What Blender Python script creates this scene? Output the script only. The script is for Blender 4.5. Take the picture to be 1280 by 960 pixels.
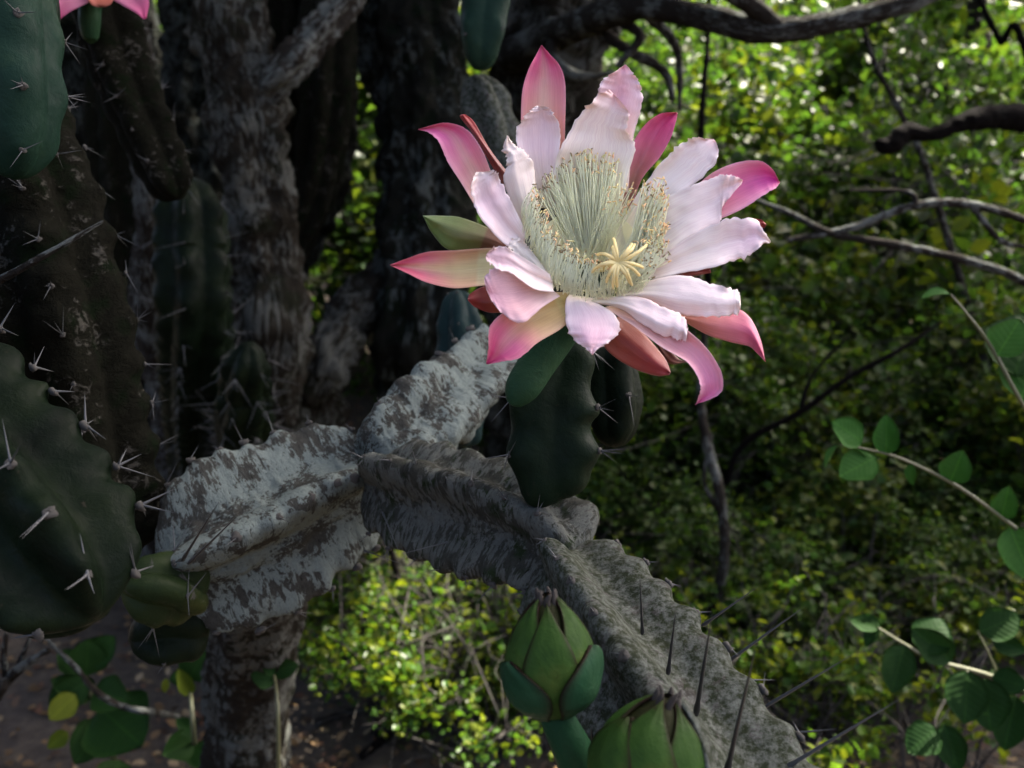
import bpy, math, random
import numpy as np
from mathutils import Vector, Matrix, Quaternion, noise

# ------------------------------------------------------------------ camera, sky, sun, exposure
for o in list(bpy.data.objects):
    bpy.data.objects.remove(o)
S = bpy.context.scene
COL = S.collection
CAM = Vector((0, 0, 1.25))
PITCH = math.radians(15)
FPX = 1108.0                       # focal length in photo pixels (photo 1280 wide)
FW = Vector((0, math.cos(PITCH), -math.sin(PITCH)))
UPV = Vector((0, math.sin(PITCH), math.cos(PITCH)))
RT = Vector((1, 0, 0))
cd = bpy.data.cameras.new('camera')
cd.sensor_width = 36
cd.lens = 36 * FPX / 1280
cd.clip_start = 0.02
cd.clip_end = 500
cd.dof.use_dof = True
cd.dof.focus_distance = 0.42
cd.dof.aperture_fstop = 11.0
cam = bpy.data.objects.new('camera', cd)
cam.location = CAM
cam.rotation_euler = (math.radians(90) - PITCH, 0, 0)
COL.objects.link(cam)
S.camera = cam

SUN_EL, SUN_AZ = math.radians(50), math.radians(50)   # azimuth from +Y toward +X
TOSUN = Vector((math.sin(SUN_AZ) * math.cos(SUN_EL), math.cos(SUN_AZ) * math.cos(SUN_EL), math.sin(SUN_EL)))
w = bpy.data.worlds.new('World')
S.world = w
w.use_nodes = True
nt = w.node_tree
nt.nodes.clear()
sky = nt.nodes.new('ShaderNodeTexSky')
sky.sky_type = 'NISHITA'
sky.sun_disc = False
sky.sun_elevation = SUN_EL
sky.sun_rotation = SUN_AZ
sky.air_density = 0.45
sky.dust_density = 6.0
sky.ozone_density = 0.0
bg = nt.nodes.new('ShaderNodeBackground')
bg.inputs['Strength'].default_value = 0.11
wo = nt.nodes.new('ShaderNodeOutputWorld')
nt.links.new(sky.outputs[0], bg.inputs[0])
nt.links.new(bg.outputs[0], wo.inputs[0])
sl = bpy.data.lights.new('sun', 'SUN')
sl.energy = 4.2
sl.angle = math.radians(0.53)
sl.color = (1, 0.93, 0.80)
sun = bpy.data.objects.new('sun', sl)
sun.rotation_euler = TOSUN.to_track_quat('Z', 'Y').to_euler()
sun.location = (-3, 3, 6)
COL.objects.link(sun)
S.view_settings.view_transform = 'Standard'
S.view_settings.look = 'None'
S.view_settings.gamma = 1
S.view_settings.use_curve_mapping = False
S.view_settings.exposure = 3.0
S.render.engine = 'CYCLES'
S.cycles.caustics_reflective = False
S.cycles.caustics_refractive = False
S.cycles.max_bounces = 6
S.cycles.diffuse_bounces = 5
S.cycles.glossy_bounces = 2
S.cycles.transmission_bounces = 3

rng = np.random.default_rng(7)
random.seed(7)

def P(x, y, d):
    """point seen at photo pixel (x, y) at depth d metres along the view axis"""
    x, y, d = float(x), float(y), float(d)
    return CAM + d * (FW + (x - 640) / FPX * RT + (480 - y) / FPX * UPV)

def ground_at(x, y):
    dr = FW + (x - 640) / FPX * RT + (480 - y) / FPX * UPV
    return CAM + dr * (-CAM.z / dr.z)

# ------------------------------------------------------------------ object helpers
WORLD = {}                        # object name -> world origin (parents only translate)

def wloc(o):
    return WORLD[o.name]

def reg(o, parent, origin):
    COL.objects.link(o)
    WORLD[o.name] = Vector(origin)
    if parent is not None:
        o.parent = parent
        o.location = Vector(origin) - wloc(parent)
    else:
        o.location = origin
    return o

def thing(name, label, cat, origin, group=None):
    o = bpy.data.objects.new(name, None)
    o.empty_display_size = 0.02
    reg(o, None, origin)
    tag(o, label, cat, group)
    return o

def tag(o, label=None, cat=None, group=None, kind=None):
    if label: o['label'] = label
    if cat: o['category'] = cat
    if group: o['group'] = group
    if kind: o['kind'] = kind
    return o

def mkmesh(name, V, F, mat=None, smooth=True, uv=None, col=None):
    me = bpy.data.meshes.new(name)
    V = np.asarray(V, dtype=np.float32).reshape(-1, 3)
    if isinstance(F, np.ndarray) and F.ndim == 2:
        nf, k = F.shape
        me.vertices.add(len(V))
        me.vertices.foreach_set('co', V.ravel())
        me.loops.add(nf * k)
        me.loops.foreach_set('vertex_index', F.ravel().astype(np.int32))
        me.polygons.add(nf)
        me.polygons.foreach_set('loop_start', np.arange(0, nf * k, k, dtype=np.int32))
        me.update(calc_edges=True)
        me.validate()
    else:
        me.from_pydata([tuple(v) for v in V], [], [tuple(f) for f in F])
        me.update()
    if smooth:
        me.polygons.foreach_set('use_smooth', np.ones(len(me.polygons), dtype=bool))
    if uv is not None:
        l = me.uv_layers.new(name='UVMap')
        li = np.zeros(len(me.loops), dtype=np.int32)
        me.loops.foreach_get('vertex_index', li)
        l.data.foreach_set('uv', np.asarray(uv, dtype=np.float32)[li].ravel())
    if col is not None:
        a = me.color_attributes.new('Col', 'FLOAT_COLOR', 'POINT')
        c = np.ones((len(V), 4), dtype=np.float32)
        c[:, :3] = col
        a.data.foreach_set('color', c.ravel())
    if mat: me.materials.append(mat)
    return me

def mobj(name, V, F, mat, parent=None, origin=None, **k):
    """one mesh object; V given in world coordinates"""
    V = np.asarray([tuple(v) for v in V] if not isinstance(V, np.ndarray) else V, dtype=np.float64)
    if origin is None: origin = V.mean(axis=0)
    origin = Vector(origin)
    me = mkmesh(name, V - np.array(origin), F, mat, **k)
    return reg(bpy.data.objects.new(name, me), parent, origin)

def catmull(A, n):
    """resample rows of A (k x m) to n rows with a Catmull-Rom spline, near uniform"""
    A = np.asarray(A, dtype=float)
    k = len(A)
    if k == 2:
        t = np.linspace(0, 1, n)[:, None]
        return A[0] * (1 - t) + A[1] * t
    E = np.vstack([2 * A[0] - A[1], A, 2 * A[-1] - A[-2]])
    out = []
    for t in np.linspace(0, k - 1, n):
        i = min(int(t), k - 2)
        f = t - i
        p0, p1, p2, p3 = E[i], E[i + 1], E[i + 2], E[i + 3]
        out.append(0.5 * (2 * p1 + (p2 - p0) * f + (2 * p0 - 5 * p1 + 4 * p2 - p3) * f * f + (3 * p1 - p0 - 3 * p2 + p3) * f ** 3))
    return np.array(out)

def gridfaces(nr, nc, closed=False):
    r = np.arange(nr - 1)[:, None]
    c = np.arange(nc if closed else nc - 1)[None, :]
    c2 = (c + 1) % nc
    a = r * nc + c
    b = r * nc + c2
    return np.stack([a, b, b + nc, a + nc], axis=-1).reshape(-1, 4)

def frames(C, ref):
    T = np.gradient(C, axis=0)
    T /= np.linalg.norm(T, axis=1)[:, None] + 1e-12
    N = ref[None, :] - (T @ ref)[:, None] * T
    N /= np.linalg.norm(N, axis=1)[:, None] + 1e-9
    B = np.cross(T, N)
    return T, N, B

def tube(C, R, n=8, ref=(0.3, -0.9, 0.2), cap=True):
    """V, F of a tube along C (m x 3) with radii R"""
    C = np.asarray(C, dtype=float)
    R = np.broadcast_to(np.asarray(R, dtype=float), (len(C),))
    T, N, B = frames(C, np.array(ref, dtype=float))
    a = np.linspace(0, 2 * np.pi, n, endpoint=False)
    V = C[:, None, :] + R[:, None, None] * (np.cos(a)[None, :, None] * N[:, None, :] + np.sin(a)[None, :, None] * B[:, None, :])
    V = V.reshape(-1, 3)
    F = gridfaces(len(C), n, True)
    F = [tuple(f) for f in F]
    if cap:
        F.append(tuple(range(n))[::-1])
        F.append(tuple(range(len(V) - n, len(V))))
    return V, F

def join(parts):
    Vs, Fs, o = [], [], 0
    for V, F in parts:
        Vs.append(np.asarray(V))
        Fs += [tuple(i + o for i in f) for f in F]
        o += len(V)
    return np.vstack(Vs), Fs

def fbm(V, freq, oct=4, seed=0.0):
    return np.array([noise.fractal(Vector((v[0] * freq + seed, v[1] * freq - seed, v[2] * freq + 2 * seed)), 1.0, 2.0, oct) for v in V])

# ------------------------------------------------------------------ materials
def srgb(r, g, b):
    f = lambda c: ((c / 255 + 0.055) / 1.055) ** 2.4 if c > 10 else c / 255 / 12.92
    return (f(r), f(g), f(b))

class M:
    def __init__(s, name):
        s.m = bpy.data.materials.new(name)
        s.m.use_nodes = True
        s.t = s.m.node_tree
        s.n = s.t.nodes
        s.b = s.n['Principled BSDF']
        s.o = s.n['Material Output']
    def node(s, ty, **k):
        x = s.n.new(ty)
        for a, v in k.items():
            if hasattr(x, a): setattr(x, a, v)
            else: x.inputs[a].default_value = v
        return x
    def link(s, a, b): s.t.links.new(a, b)
    def coord(s, kind='Object', scale=(1, 1, 1)):
        c = s.node('ShaderNodeTexCoord')
        mp = s.node('ShaderNodeMapping')
        mp.inputs['Scale'].default_value = scale
        s.link(c.outputs[kind], mp.inputs['Vector'])
        return mp.outputs[0]
    def noise(s, vec, scale, detail=6, rough=0.6, dist=0.0):
        x = s.node('ShaderNodeTexNoise')
        x.inputs['Scale'].default_value = scale
        x.inputs['Detail'].default_value = detail
        x.inputs['Roughness'].default_value = rough
        x.inputs['Distortion'].default_value = dist
        s.link(vec, x.inputs['Vector'])
        return x.outputs['Fac']
    def ramp(s, fac, stops):
        x = s.node('ShaderNodeValToRGB')
        e = x.color_ramp.elements
        while len(e) < len(stops): e.new(0.5)
        for el, (p, c) in zip(e, stops):
            el.position = p
            el.color = (*c, 1) if len(c) == 3 else c
        s.link(fac, x.inputs[0])
        return x.outputs[0]
    def mix(s, fac, a, b, mode='MIX'):
        x = s.node('ShaderNodeMix', data_type='RGBA', blend_type=mode)
        for sock, v in ((x.inputs[0], fac), (x.inputs[6], a), (x.inputs[7], b)):
            if isinstance(v, (int, float)): sock.default_value = v
            elif isinstance(v, tuple): sock.default_value = (*v, 1)
            else: s.link(v, sock)
        return x.outputs[2]
    def bump(s, h, strength, dist):
        x = s.node('ShaderNodeBump')
        x.inputs['Strength'].default_value = strength
        x.inputs['Distance'].default_value = dist
        s.link(h, x.inputs['Height'])
        if s.b.inputs['Normal'].is_linked:
            s.link(s.b.inputs['Normal'].links[0].from_socket, x.inputs['Normal'])
        s.link(x.outputs[0], s.b.inputs['Normal'])
    def base(s, c):
        if isinstance(c, tuple): s.b.inputs['Base Color'].default_value = (*c, 1)
        else: s.link(c, s.b.inputs['Base Color'])
    def rough(s, v):
        if isinstance(v, (int, float)): s.b.inputs['Roughness'].default_value = v
        else: s.link(v, s.b.inputs['Roughness'])
    def translucent(s, col, fac):
        tr = s.node('ShaderNodeBsdfTranslucent')
        if isinstance(col, tuple): tr.inputs[0].default_value = (*col, 1)
        else: s.link(col, tr.inputs[0])
        mx = s.node('ShaderNodeMixShader')
        mx.inputs[0].default_value = fac
        s.link(s.b.outputs[0], mx.inputs[1])
        s.link(tr.outputs[0], mx.inputs[2])
        s.link(mx.outputs[0], s.o.inputs['Surface'])
    def attr(s, name='Col'):
        return s.node('ShaderNodeAttribute', attribute_name=name).outputs['Color']

def m_petal():
    m = M('petal')
    c = m.attr()
    uvv = m.coord('UV', (2.5, 48, 1))
    n = m.noise(uvv, 1.0, 4, 0.6)
    v = m.ramp(n, [(0.32, (0.86, 0.78, 0.82)), (0.60, (1, 1, 1))])
    c2 = m.mix(1.0, c, v, 'MULTIPLY')
    m.base(c2)
    m.rough(0.48)
    m.b.inputs['Sheen Weight'].default_value = 0.15
    m.bump(n, 0.25, 0.0008)
    m.translucent(c2, 0.14)
    return m.m

def m_plain(name, col, rough=0.5, trans=None, var=0.3, scale=200):
    m = M(name)
    n = m.noise(m.coord('Object'), scale, 4)
    c = m.mix(n, tuple(x * (1 - var) for x in col), tuple(min(1, x * (1 + var)) for x in col))
    m.base(c)
    m.rough(rough)
    if trans: m.translucent(c, trans)
    return m.m

def m_cactus(name, dark, mid, light, scab=(0.16, 0.13, 0.09), scabamt=0.62, rough=0.5, bloom=0.0, sc=1.0, edge=False):
    """waxy green stem skin: mottled greens, corky scabs, greyish bloom"""
    m = M(name)
    v = m.coord('Object')
    n1 = m.noise(v, 26 * sc, 5, 0.65)
    c = m.ramp(n1, [(0.30, dark), (0.52, mid), (0.74, light)])
    n2 = m.noise(v, 85 * sc, 5, 0.7, 0.6)
    k = m.ramp(n2, [(scabamt, (0, 0, 0)), (scabamt + 0.05, (1, 1, 1))])
    c = m.mix(k, c, scab)
    if edge:
        sep = m.node('ShaderNodeSeparateColor')
        m.link(m.attr(), sep.inputs[0])
        c = m.mix(sep.outputs[0], c, (0.009, 0.005, 0.003))
    if bloom:
        n3 = m.noise(v, 240 * sc, 4, 0.8)
        k3 = m.ramp(n3, [(0.42, (0, 0, 0)), (0.66, (bloom, bloom, bloom))])
        c = m.mix(k3, c, (0.14, 0.15, 0.14))
    m.base(c)
    m.b.inputs['Specular IOR Level'].default_value = 0.05
    m.rough(m.ramp(n2, [(0.4, (rough - 0.1,) * 3), (0.7, (rough + 0.3,) * 3)]))
    n4 = m.noise(v, 420 * sc, 2, 0.7)
    m.bump(n4, 0.35, 0.0006 / sc)
    m.bump(n2, 0.5, 0.0016 / sc)
    return m.m

def m_lichen(name, under, lichen, cover=0.46, tint=(0.10, 0.13, 0.06), tintamt=0.0, sc=1.0, streak=(1, 1), big=0.75):
    """bark or old stem skin under a flaking pale crust; UV: x along, y around, in metres"""
    m = M(name)
    v = m.coord('Object')
    u = m.coord('UV', (streak[0], streak[1], 1))
    n1 = m.noise(u, 150 * sc, 5, 0.72, 0.5)
    bign = m.noise(v, 22 * sc, 4, 0.5)
    add = m.node('ShaderNodeMath', operation='MULTIPLY_ADD')
    m.link(bign, add.inputs[0])
    add.inputs[1].default_value = big
    m.link(n1, add.inputs[2])
    sub = m.node('ShaderNodeMath', operation='SUBTRACT')
    m.link(add.outputs[0], sub.inputs[0])
    sub.inputs[1].default_value = big / 2
    mask = m.ramp(sub.outputs[0], [(cover, (0, 0, 0)), (cover + 0.06, (1, 1, 1))])
    fine = m.noise(v, 330 * sc, 3, 0.75)
    lc = m.mix(fine, tuple(x * 0.62 for x in lichen), tuple(min(1, x * 1.25) for x in lichen))
    uc = m.mix(m.noise(v, 90 * sc, 4, 0.7), tuple(x * 0.45 for x in under), tuple(x * 1.6 for x in under))
    if tintamt:
        tm = m.ramp(m.noise(v, 34 * sc, 3, 0.6), [(0.52, (0, 0, 0)), (0.64, (tintamt,) * 3)])
        uc = m.mix(tm, uc, tint)
    c = m.mix(mask, uc, lc)
    cr = m.ramp(m.noise(u, 260 * sc, 3, 0.8, 1.2), [(0.30, (0.25, 0.24, 0.22)), (0.42, (1, 1, 1))])
    c = m.mix(1.0, c, cr, 'MULTIPLY')
    m.base(c)
    m.rough(0.9)
    m.b.inputs['Specular IOR Level'].default_value = 0.03
    m.bump(fine, 0.5, 0.0010 / sc)
    m.bump(n1, 0.9, 0.0045 / sc)
    return m.m

def m_leaf(name, mul=(1, 1, 1), trans=0.4, rough=0.4):
    m = M(name)
    c = m.attr()
    c = m.mix(1.0, c, mul, 'MULTIPLY')
    m.base(c)
    m.rough(rough)
    m.b.inputs['Specular IOR Level'].default_value = 0.15
    tc = m.mix(1.0, c, (1.5, 1.5, 0.7), 'MULTIPLY')
    m.translucent(tc, trans)
    return m.m

def m_bigleaf(name, a, b, trans=0.35):
    m = M(name)
    v = m.coord('Object')
    oi = m.node('ShaderNodeObjectInfo')
    n = m.noise(v, 40, 5)
    c = m.mix(n, a, b)
    c = m.mix(oi.outputs['Random'], c, m.mix(1.0, c, (0.55, 0.72, 0.6), 'MULTIPLY'))
    sep = m.node('ShaderNodeSeparateXYZ')
    m.link(v, sep.inputs[0])
    ab = m.node('ShaderNodeMath', operation='ABSOLUTE')
    m.link(sep.outputs[0], ab.inputs[0])
    wv = m.node('ShaderNodeTexWave')
    wv.inputs['Scale'].default_value = 2.4
    wv.inputs['Distortion'].default_value = 1.5
    cx = m.node('ShaderNodeCombineXYZ')
    sb = m.node('ShaderNodeMath', operation='MULTIPLY_ADD')
    m.link(ab.outputs[0], sb.inputs[0]); sb.inputs[1].default_value = -0.7; m.link(sep.outputs[1], sb.inputs[2])
    m.link(sb.outputs[0], cx.inputs[0])
    m.link(cx.outputs[0], wv.inputs['Vector'])
    vein = m.ramp(wv.outputs['Fac'], [(0.0, (1.10, 1.08, 1.05)), (0.08, (1, 1, 1))])
    mid = m.ramp(ab.outputs[0], [(0.0, (1.6, 1.5, 1.3)), (0.022, (1, 1, 1))])
    c = m.mix(1.0, m.mix(1.0, c, vein, 'MULTIPLY'), mid, 'MULTIPLY')
    m.base(c)
    m.rough(0.6)
    m.b.inputs['Specular IOR Level'].default_value = 0.08
    m.bump(wv.outputs['Fac'], 0.10, 0.006)
    m.translucent(m.mix(1.0, c, (1.4, 1.5, 0.7), 'MULTIPLY'), trans)
    return m.m

MAT = {}
MAT['petal'] = m_petal()
MAT['filament'] = m_plain('filament', (0.96, 0.97, 0.76), 0.5, 0.5, 0.02)
MAT['anther'] = m_leaf('anther', (1, 1, 1), 0.1, 0.7)
MAT['stigma'] = m_plain('stigma', (0.92, 0.80, 0.42), 0.5, 0.4, 0.08)
MAT['tube'] = m_cactus('floral_tube', (0.0089, 0.0286, 0.0143), (0.0143, 0.0393, 0.0190), (0.0214, 0.0476, 0.0214), scabamt=0.80, rough=0.5)
MAT['bud'] = m_cactus('bud_scale', (0.0075, 0.022, 0.0045), (0.019, 0.044, 0.0078), (0.044, 0.058, 0.011), scab=(0.010, 0.008, 0.004), scabamt=0.63, rough=0.5, edge=True)
MAT['stub'] = m_cactus('stub_skin', (0.006, 0.012, 0.005), (0.012, 0.020, 0.007), (0.028, 0.032, 0.009), scab=(0.05, 0.05, 0.045), scabamt=0.60)
MAT['budbase'] = m_cactus('bud_base', (0.0066, 0.0265, 0.0133), (0.0110, 0.0376, 0.0166), (0.0166, 0.0442, 0.0199), scab=(0.0166, 0.0199, 0.0088), scabamt=0.72, rough=0.5, edge=True)
MAT['budtip'] = m_plain('bud_tip', (0.0077, 0.0048, 0.0031), 0.85, None, 0.5)
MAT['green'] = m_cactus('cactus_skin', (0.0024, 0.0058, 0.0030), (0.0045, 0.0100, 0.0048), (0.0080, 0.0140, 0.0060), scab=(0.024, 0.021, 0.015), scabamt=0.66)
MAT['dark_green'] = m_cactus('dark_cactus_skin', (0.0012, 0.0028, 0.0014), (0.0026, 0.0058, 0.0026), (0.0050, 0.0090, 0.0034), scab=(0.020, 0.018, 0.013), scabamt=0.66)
MAT['pad'] = m_cactus('young_cactus_skin', (0.0051, 0.0160, 0.0110), (0.0084, 0.0228, 0.0152), (0.0136, 0.0287, 0.0152), scab=(0.0296, 0.0253, 0.0211), scabamt=0.72)
MAT['bluepad'] = m_cactus('blue_green_skin', (0.0047, 0.0118, 0.0122), (0.0072, 0.0178, 0.0178), (0.0110, 0.0211, 0.0190), scab=(0.0253, 0.0253, 0.0211), scabamt=0.78)
MAT['dusty'] = m_cactus('dusty_green_skin', (0.0089, 0.0126, 0.0074), (0.0149, 0.0186, 0.0104), (0.0204, 0.0238, 0.0126), scab=(0.0316, 0.0297, 0.0260), scabamt=0.56, rough=0.8, bloom=0.55)
MAT['lichen'] = m_lichen('lichen_crust', (0.034, 0.034, 0.030), (0.120, 0.143, 0.134), cover=0.43, sc=2.4, streak=(1.0, 0.55), big=1.05)
MAT['lichen2'] = m_lichen('old_grey_skin', (0.030, 0.031, 0.026), (0.075, 0.080, 0.072), cover=0.47, tint=(0.012, 0.020, 0.008), tintamt=0.85, sc=1.9, streak=(1.0, 0.35))
MAT['brownstem'] = m_lichen('brown_stem_skin', (0.0049, 0.0049, 0.0032), (0.0360, 0.0343, 0.0288), cover=0.62, tint=(0.0027, 0.0051, 0.0019), tintamt=0.9, sc=1.4, streak=(1.0, 0.6))
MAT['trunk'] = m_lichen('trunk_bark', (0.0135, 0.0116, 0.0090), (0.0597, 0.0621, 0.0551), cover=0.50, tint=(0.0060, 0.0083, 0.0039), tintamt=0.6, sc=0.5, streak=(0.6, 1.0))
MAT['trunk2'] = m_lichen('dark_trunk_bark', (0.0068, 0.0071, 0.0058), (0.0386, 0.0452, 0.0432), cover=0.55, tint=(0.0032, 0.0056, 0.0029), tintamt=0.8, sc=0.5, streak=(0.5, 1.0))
MAT['branch'] = m_lichen('branch_bark', (0.0173, 0.0149, 0.0124), (0.0888, 0.0956, 0.0888), cover=0.52, sc=0.7, streak=(0.5, 1.0))
MAT['darkbranch'] = m_lichen('dark_branch_bark', (0.0050, 0.0042, 0.0038), (0.0210, 0.0210, 0.0181), cover=0.66, sc=0.7)
MAT['spine_grey'] = m_plain('grey_spine', (0.0368, 0.0393, 0.0418), 0.5, None, 0.35)
MAT['spine_black'] = m_plain('black_spine', (0.012, 0.012, 0.014), 0.4, None, 0.4)
MAT['wool'] = m_plain('areole_wool', (0.0315, 0.0294, 0.0260), 0.95, None, 0.6, 500)
MAT['leafsmall'] = m_leaf('shrub_leaf', (0.44, 0.49, 0.47), 0.50, 0.45)
MAT['leafseed'] = m_leaf('seedling_leaf_sun_tone', (0.72, 0.78, 0.60), 0.5, 0.35)  # young leaf colour, brightened beyond the shrub leaves to stand in for sunlight
MAT['litter'] = m_leaf('dry_leaf', (1, 1, 1), 0.15, 0.85)
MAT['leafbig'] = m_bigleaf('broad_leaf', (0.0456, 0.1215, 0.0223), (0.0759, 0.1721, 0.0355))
MAT['leafdark'] = m_bigleaf('broad_leaf_shade_tone', (0.012, 0.036, 0.008), (0.022, 0.054, 0.011))  # darker copy of the broad leaf, shade put into its colour
MAT['leafyellow'] = m_bigleaf('yellowing_leaf', (0.0960, 0.1200, 0.0120), (0.1440, 0.1560, 0.0180))
MAT['twig'] = m_plain('green_twig', (0.0700, 0.0735, 0.0315), 0.6, None, 0.4, 120)
MAT['stemwood'] = m_plain('shrub_wood', (0.0221, 0.0182, 0.0141), 0.85, None, 0.5, 60)

def m_ground():
    m = M('soil')
    v = m.coord('Object')
    a = m.noise(v, 3.2, 8, 0.65)
    b = m.noise(v, 26, 8, 0.7)
    c = m.ramp(a, [(0.32, (0.030, 0.021, 0.014)), (0.52, (0.060, 0.044, 0.028)), (0.70, (0.11, 0.083, 0.053))])
    c = m.mix(m.ramp(b, [(0.40, (1, 1, 1)), (0.60, (0, 0, 0))]), c, m.mix(1.0, c, (0.45, 0.42, 0.38), 'MULTIPLY'))
    m.base(c)
    m.rough(0.95)
    m.bump(b, 0.9, 0.02)
    return m.m
MAT['soil'] = m_ground()

# ------------------------------------------------------------------ ground
def gh(x, y):
    return 0.03 * noise.noise(Vector((x * 0.9, y * 0.9, 0))) + 0.012 * noise.noise(Vector((x * 4, y * 4, 3)))

def ground():
    g = np.concatenate([np.linspace(-60, -4, 15)[:-1], np.linspace(-4, 4, 110), np.linspace(4, 60, 15)[1:]])
    gy = np.concatenate([np.linspace(-40, -1, 12)[:-1], np.linspace(-1, 7, 110), np.linspace(7, 90, 18)[1:]])
    V = [(x, y, gh(x, y)) for y in gy for x in g]
    o = mobj('ground', V, gridfaces(len(gy), len(g)), MAT['soil'], origin=(0, 0, 0))
    tag(o, 'bare brown soil with dry leaf litter', kind='structure')
ground()

# ------------------------------------------------------------------ cactus stems
CONE_N = 7
def cone_mesh(name, mat):
    a = np.linspace(0, 2 * np.pi, CONE_N, endpoint=False)
    V, prof = [], [(0, 1.0), (0.06, 1.25), (0.14, 0.85), (0.6, 0.5), (1.0, 0.06)]
    for z, r in prof:
        for t in a: V.append((r * math.cos(t), r * math.sin(t), z))
    F = [tuple(f) for f in gridfaces(len(prof), CONE_N, True)]
    F.append(tuple(range(len(V) - CONE_N, len(V))))
    return mkmesh(name, V, F, mat)
SPINE = {'grey': cone_mesh('spine', MAT['spine_grey']), 'black': cone_mesh('spine', MAT['spine_black'])}

def wool_mesh():
    V, F = [], []
    n, m = 9, 6
    for i in range(m):
        th = math.pi * i / (m - 1)
        for j in range(n):
            ph = 2 * math.pi * j / n
            r = 1 + 0.28 * random.uniform(-1, 1)
            V.append((r * math.sin(th) * math.cos(ph), r * math.sin(th) * math.sin(ph), r * math.cos(th)))
    return mkmesh('areole', V, gridfaces(m, n, True), MAT['wool'])
WOOL = wool_mesh()

def spine(parent, base, tip, r, kind='grey'):
    o = bpy.data.objects.new('spine', SPINE[kind])
    d = Vector(tip) - Vector(base)
    reg(o, parent, base)
    o.rotation_mode = 'QUATERNION'
    o.rotation_quaternion = d.to_track_quat('Z', 'Y')
    o.scale = (r, r, d.length)
    return o

def areole(parent, pos, nrm, r):
    o = bpy.data.objects.new('areole', WOOL)
    reg(o, parent, pos)
    o.rotation_mode = 'QUATERNION'
    o.rotation_quaternion = Vector(nrm).to_track_quat('Z', 'Y') @ Quaternion((0, 0, 1), random.uniform(0, 6))
    o.scale = (r, r * random.uniform(0.8, 1.2), r * 0.6)
    return o

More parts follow.
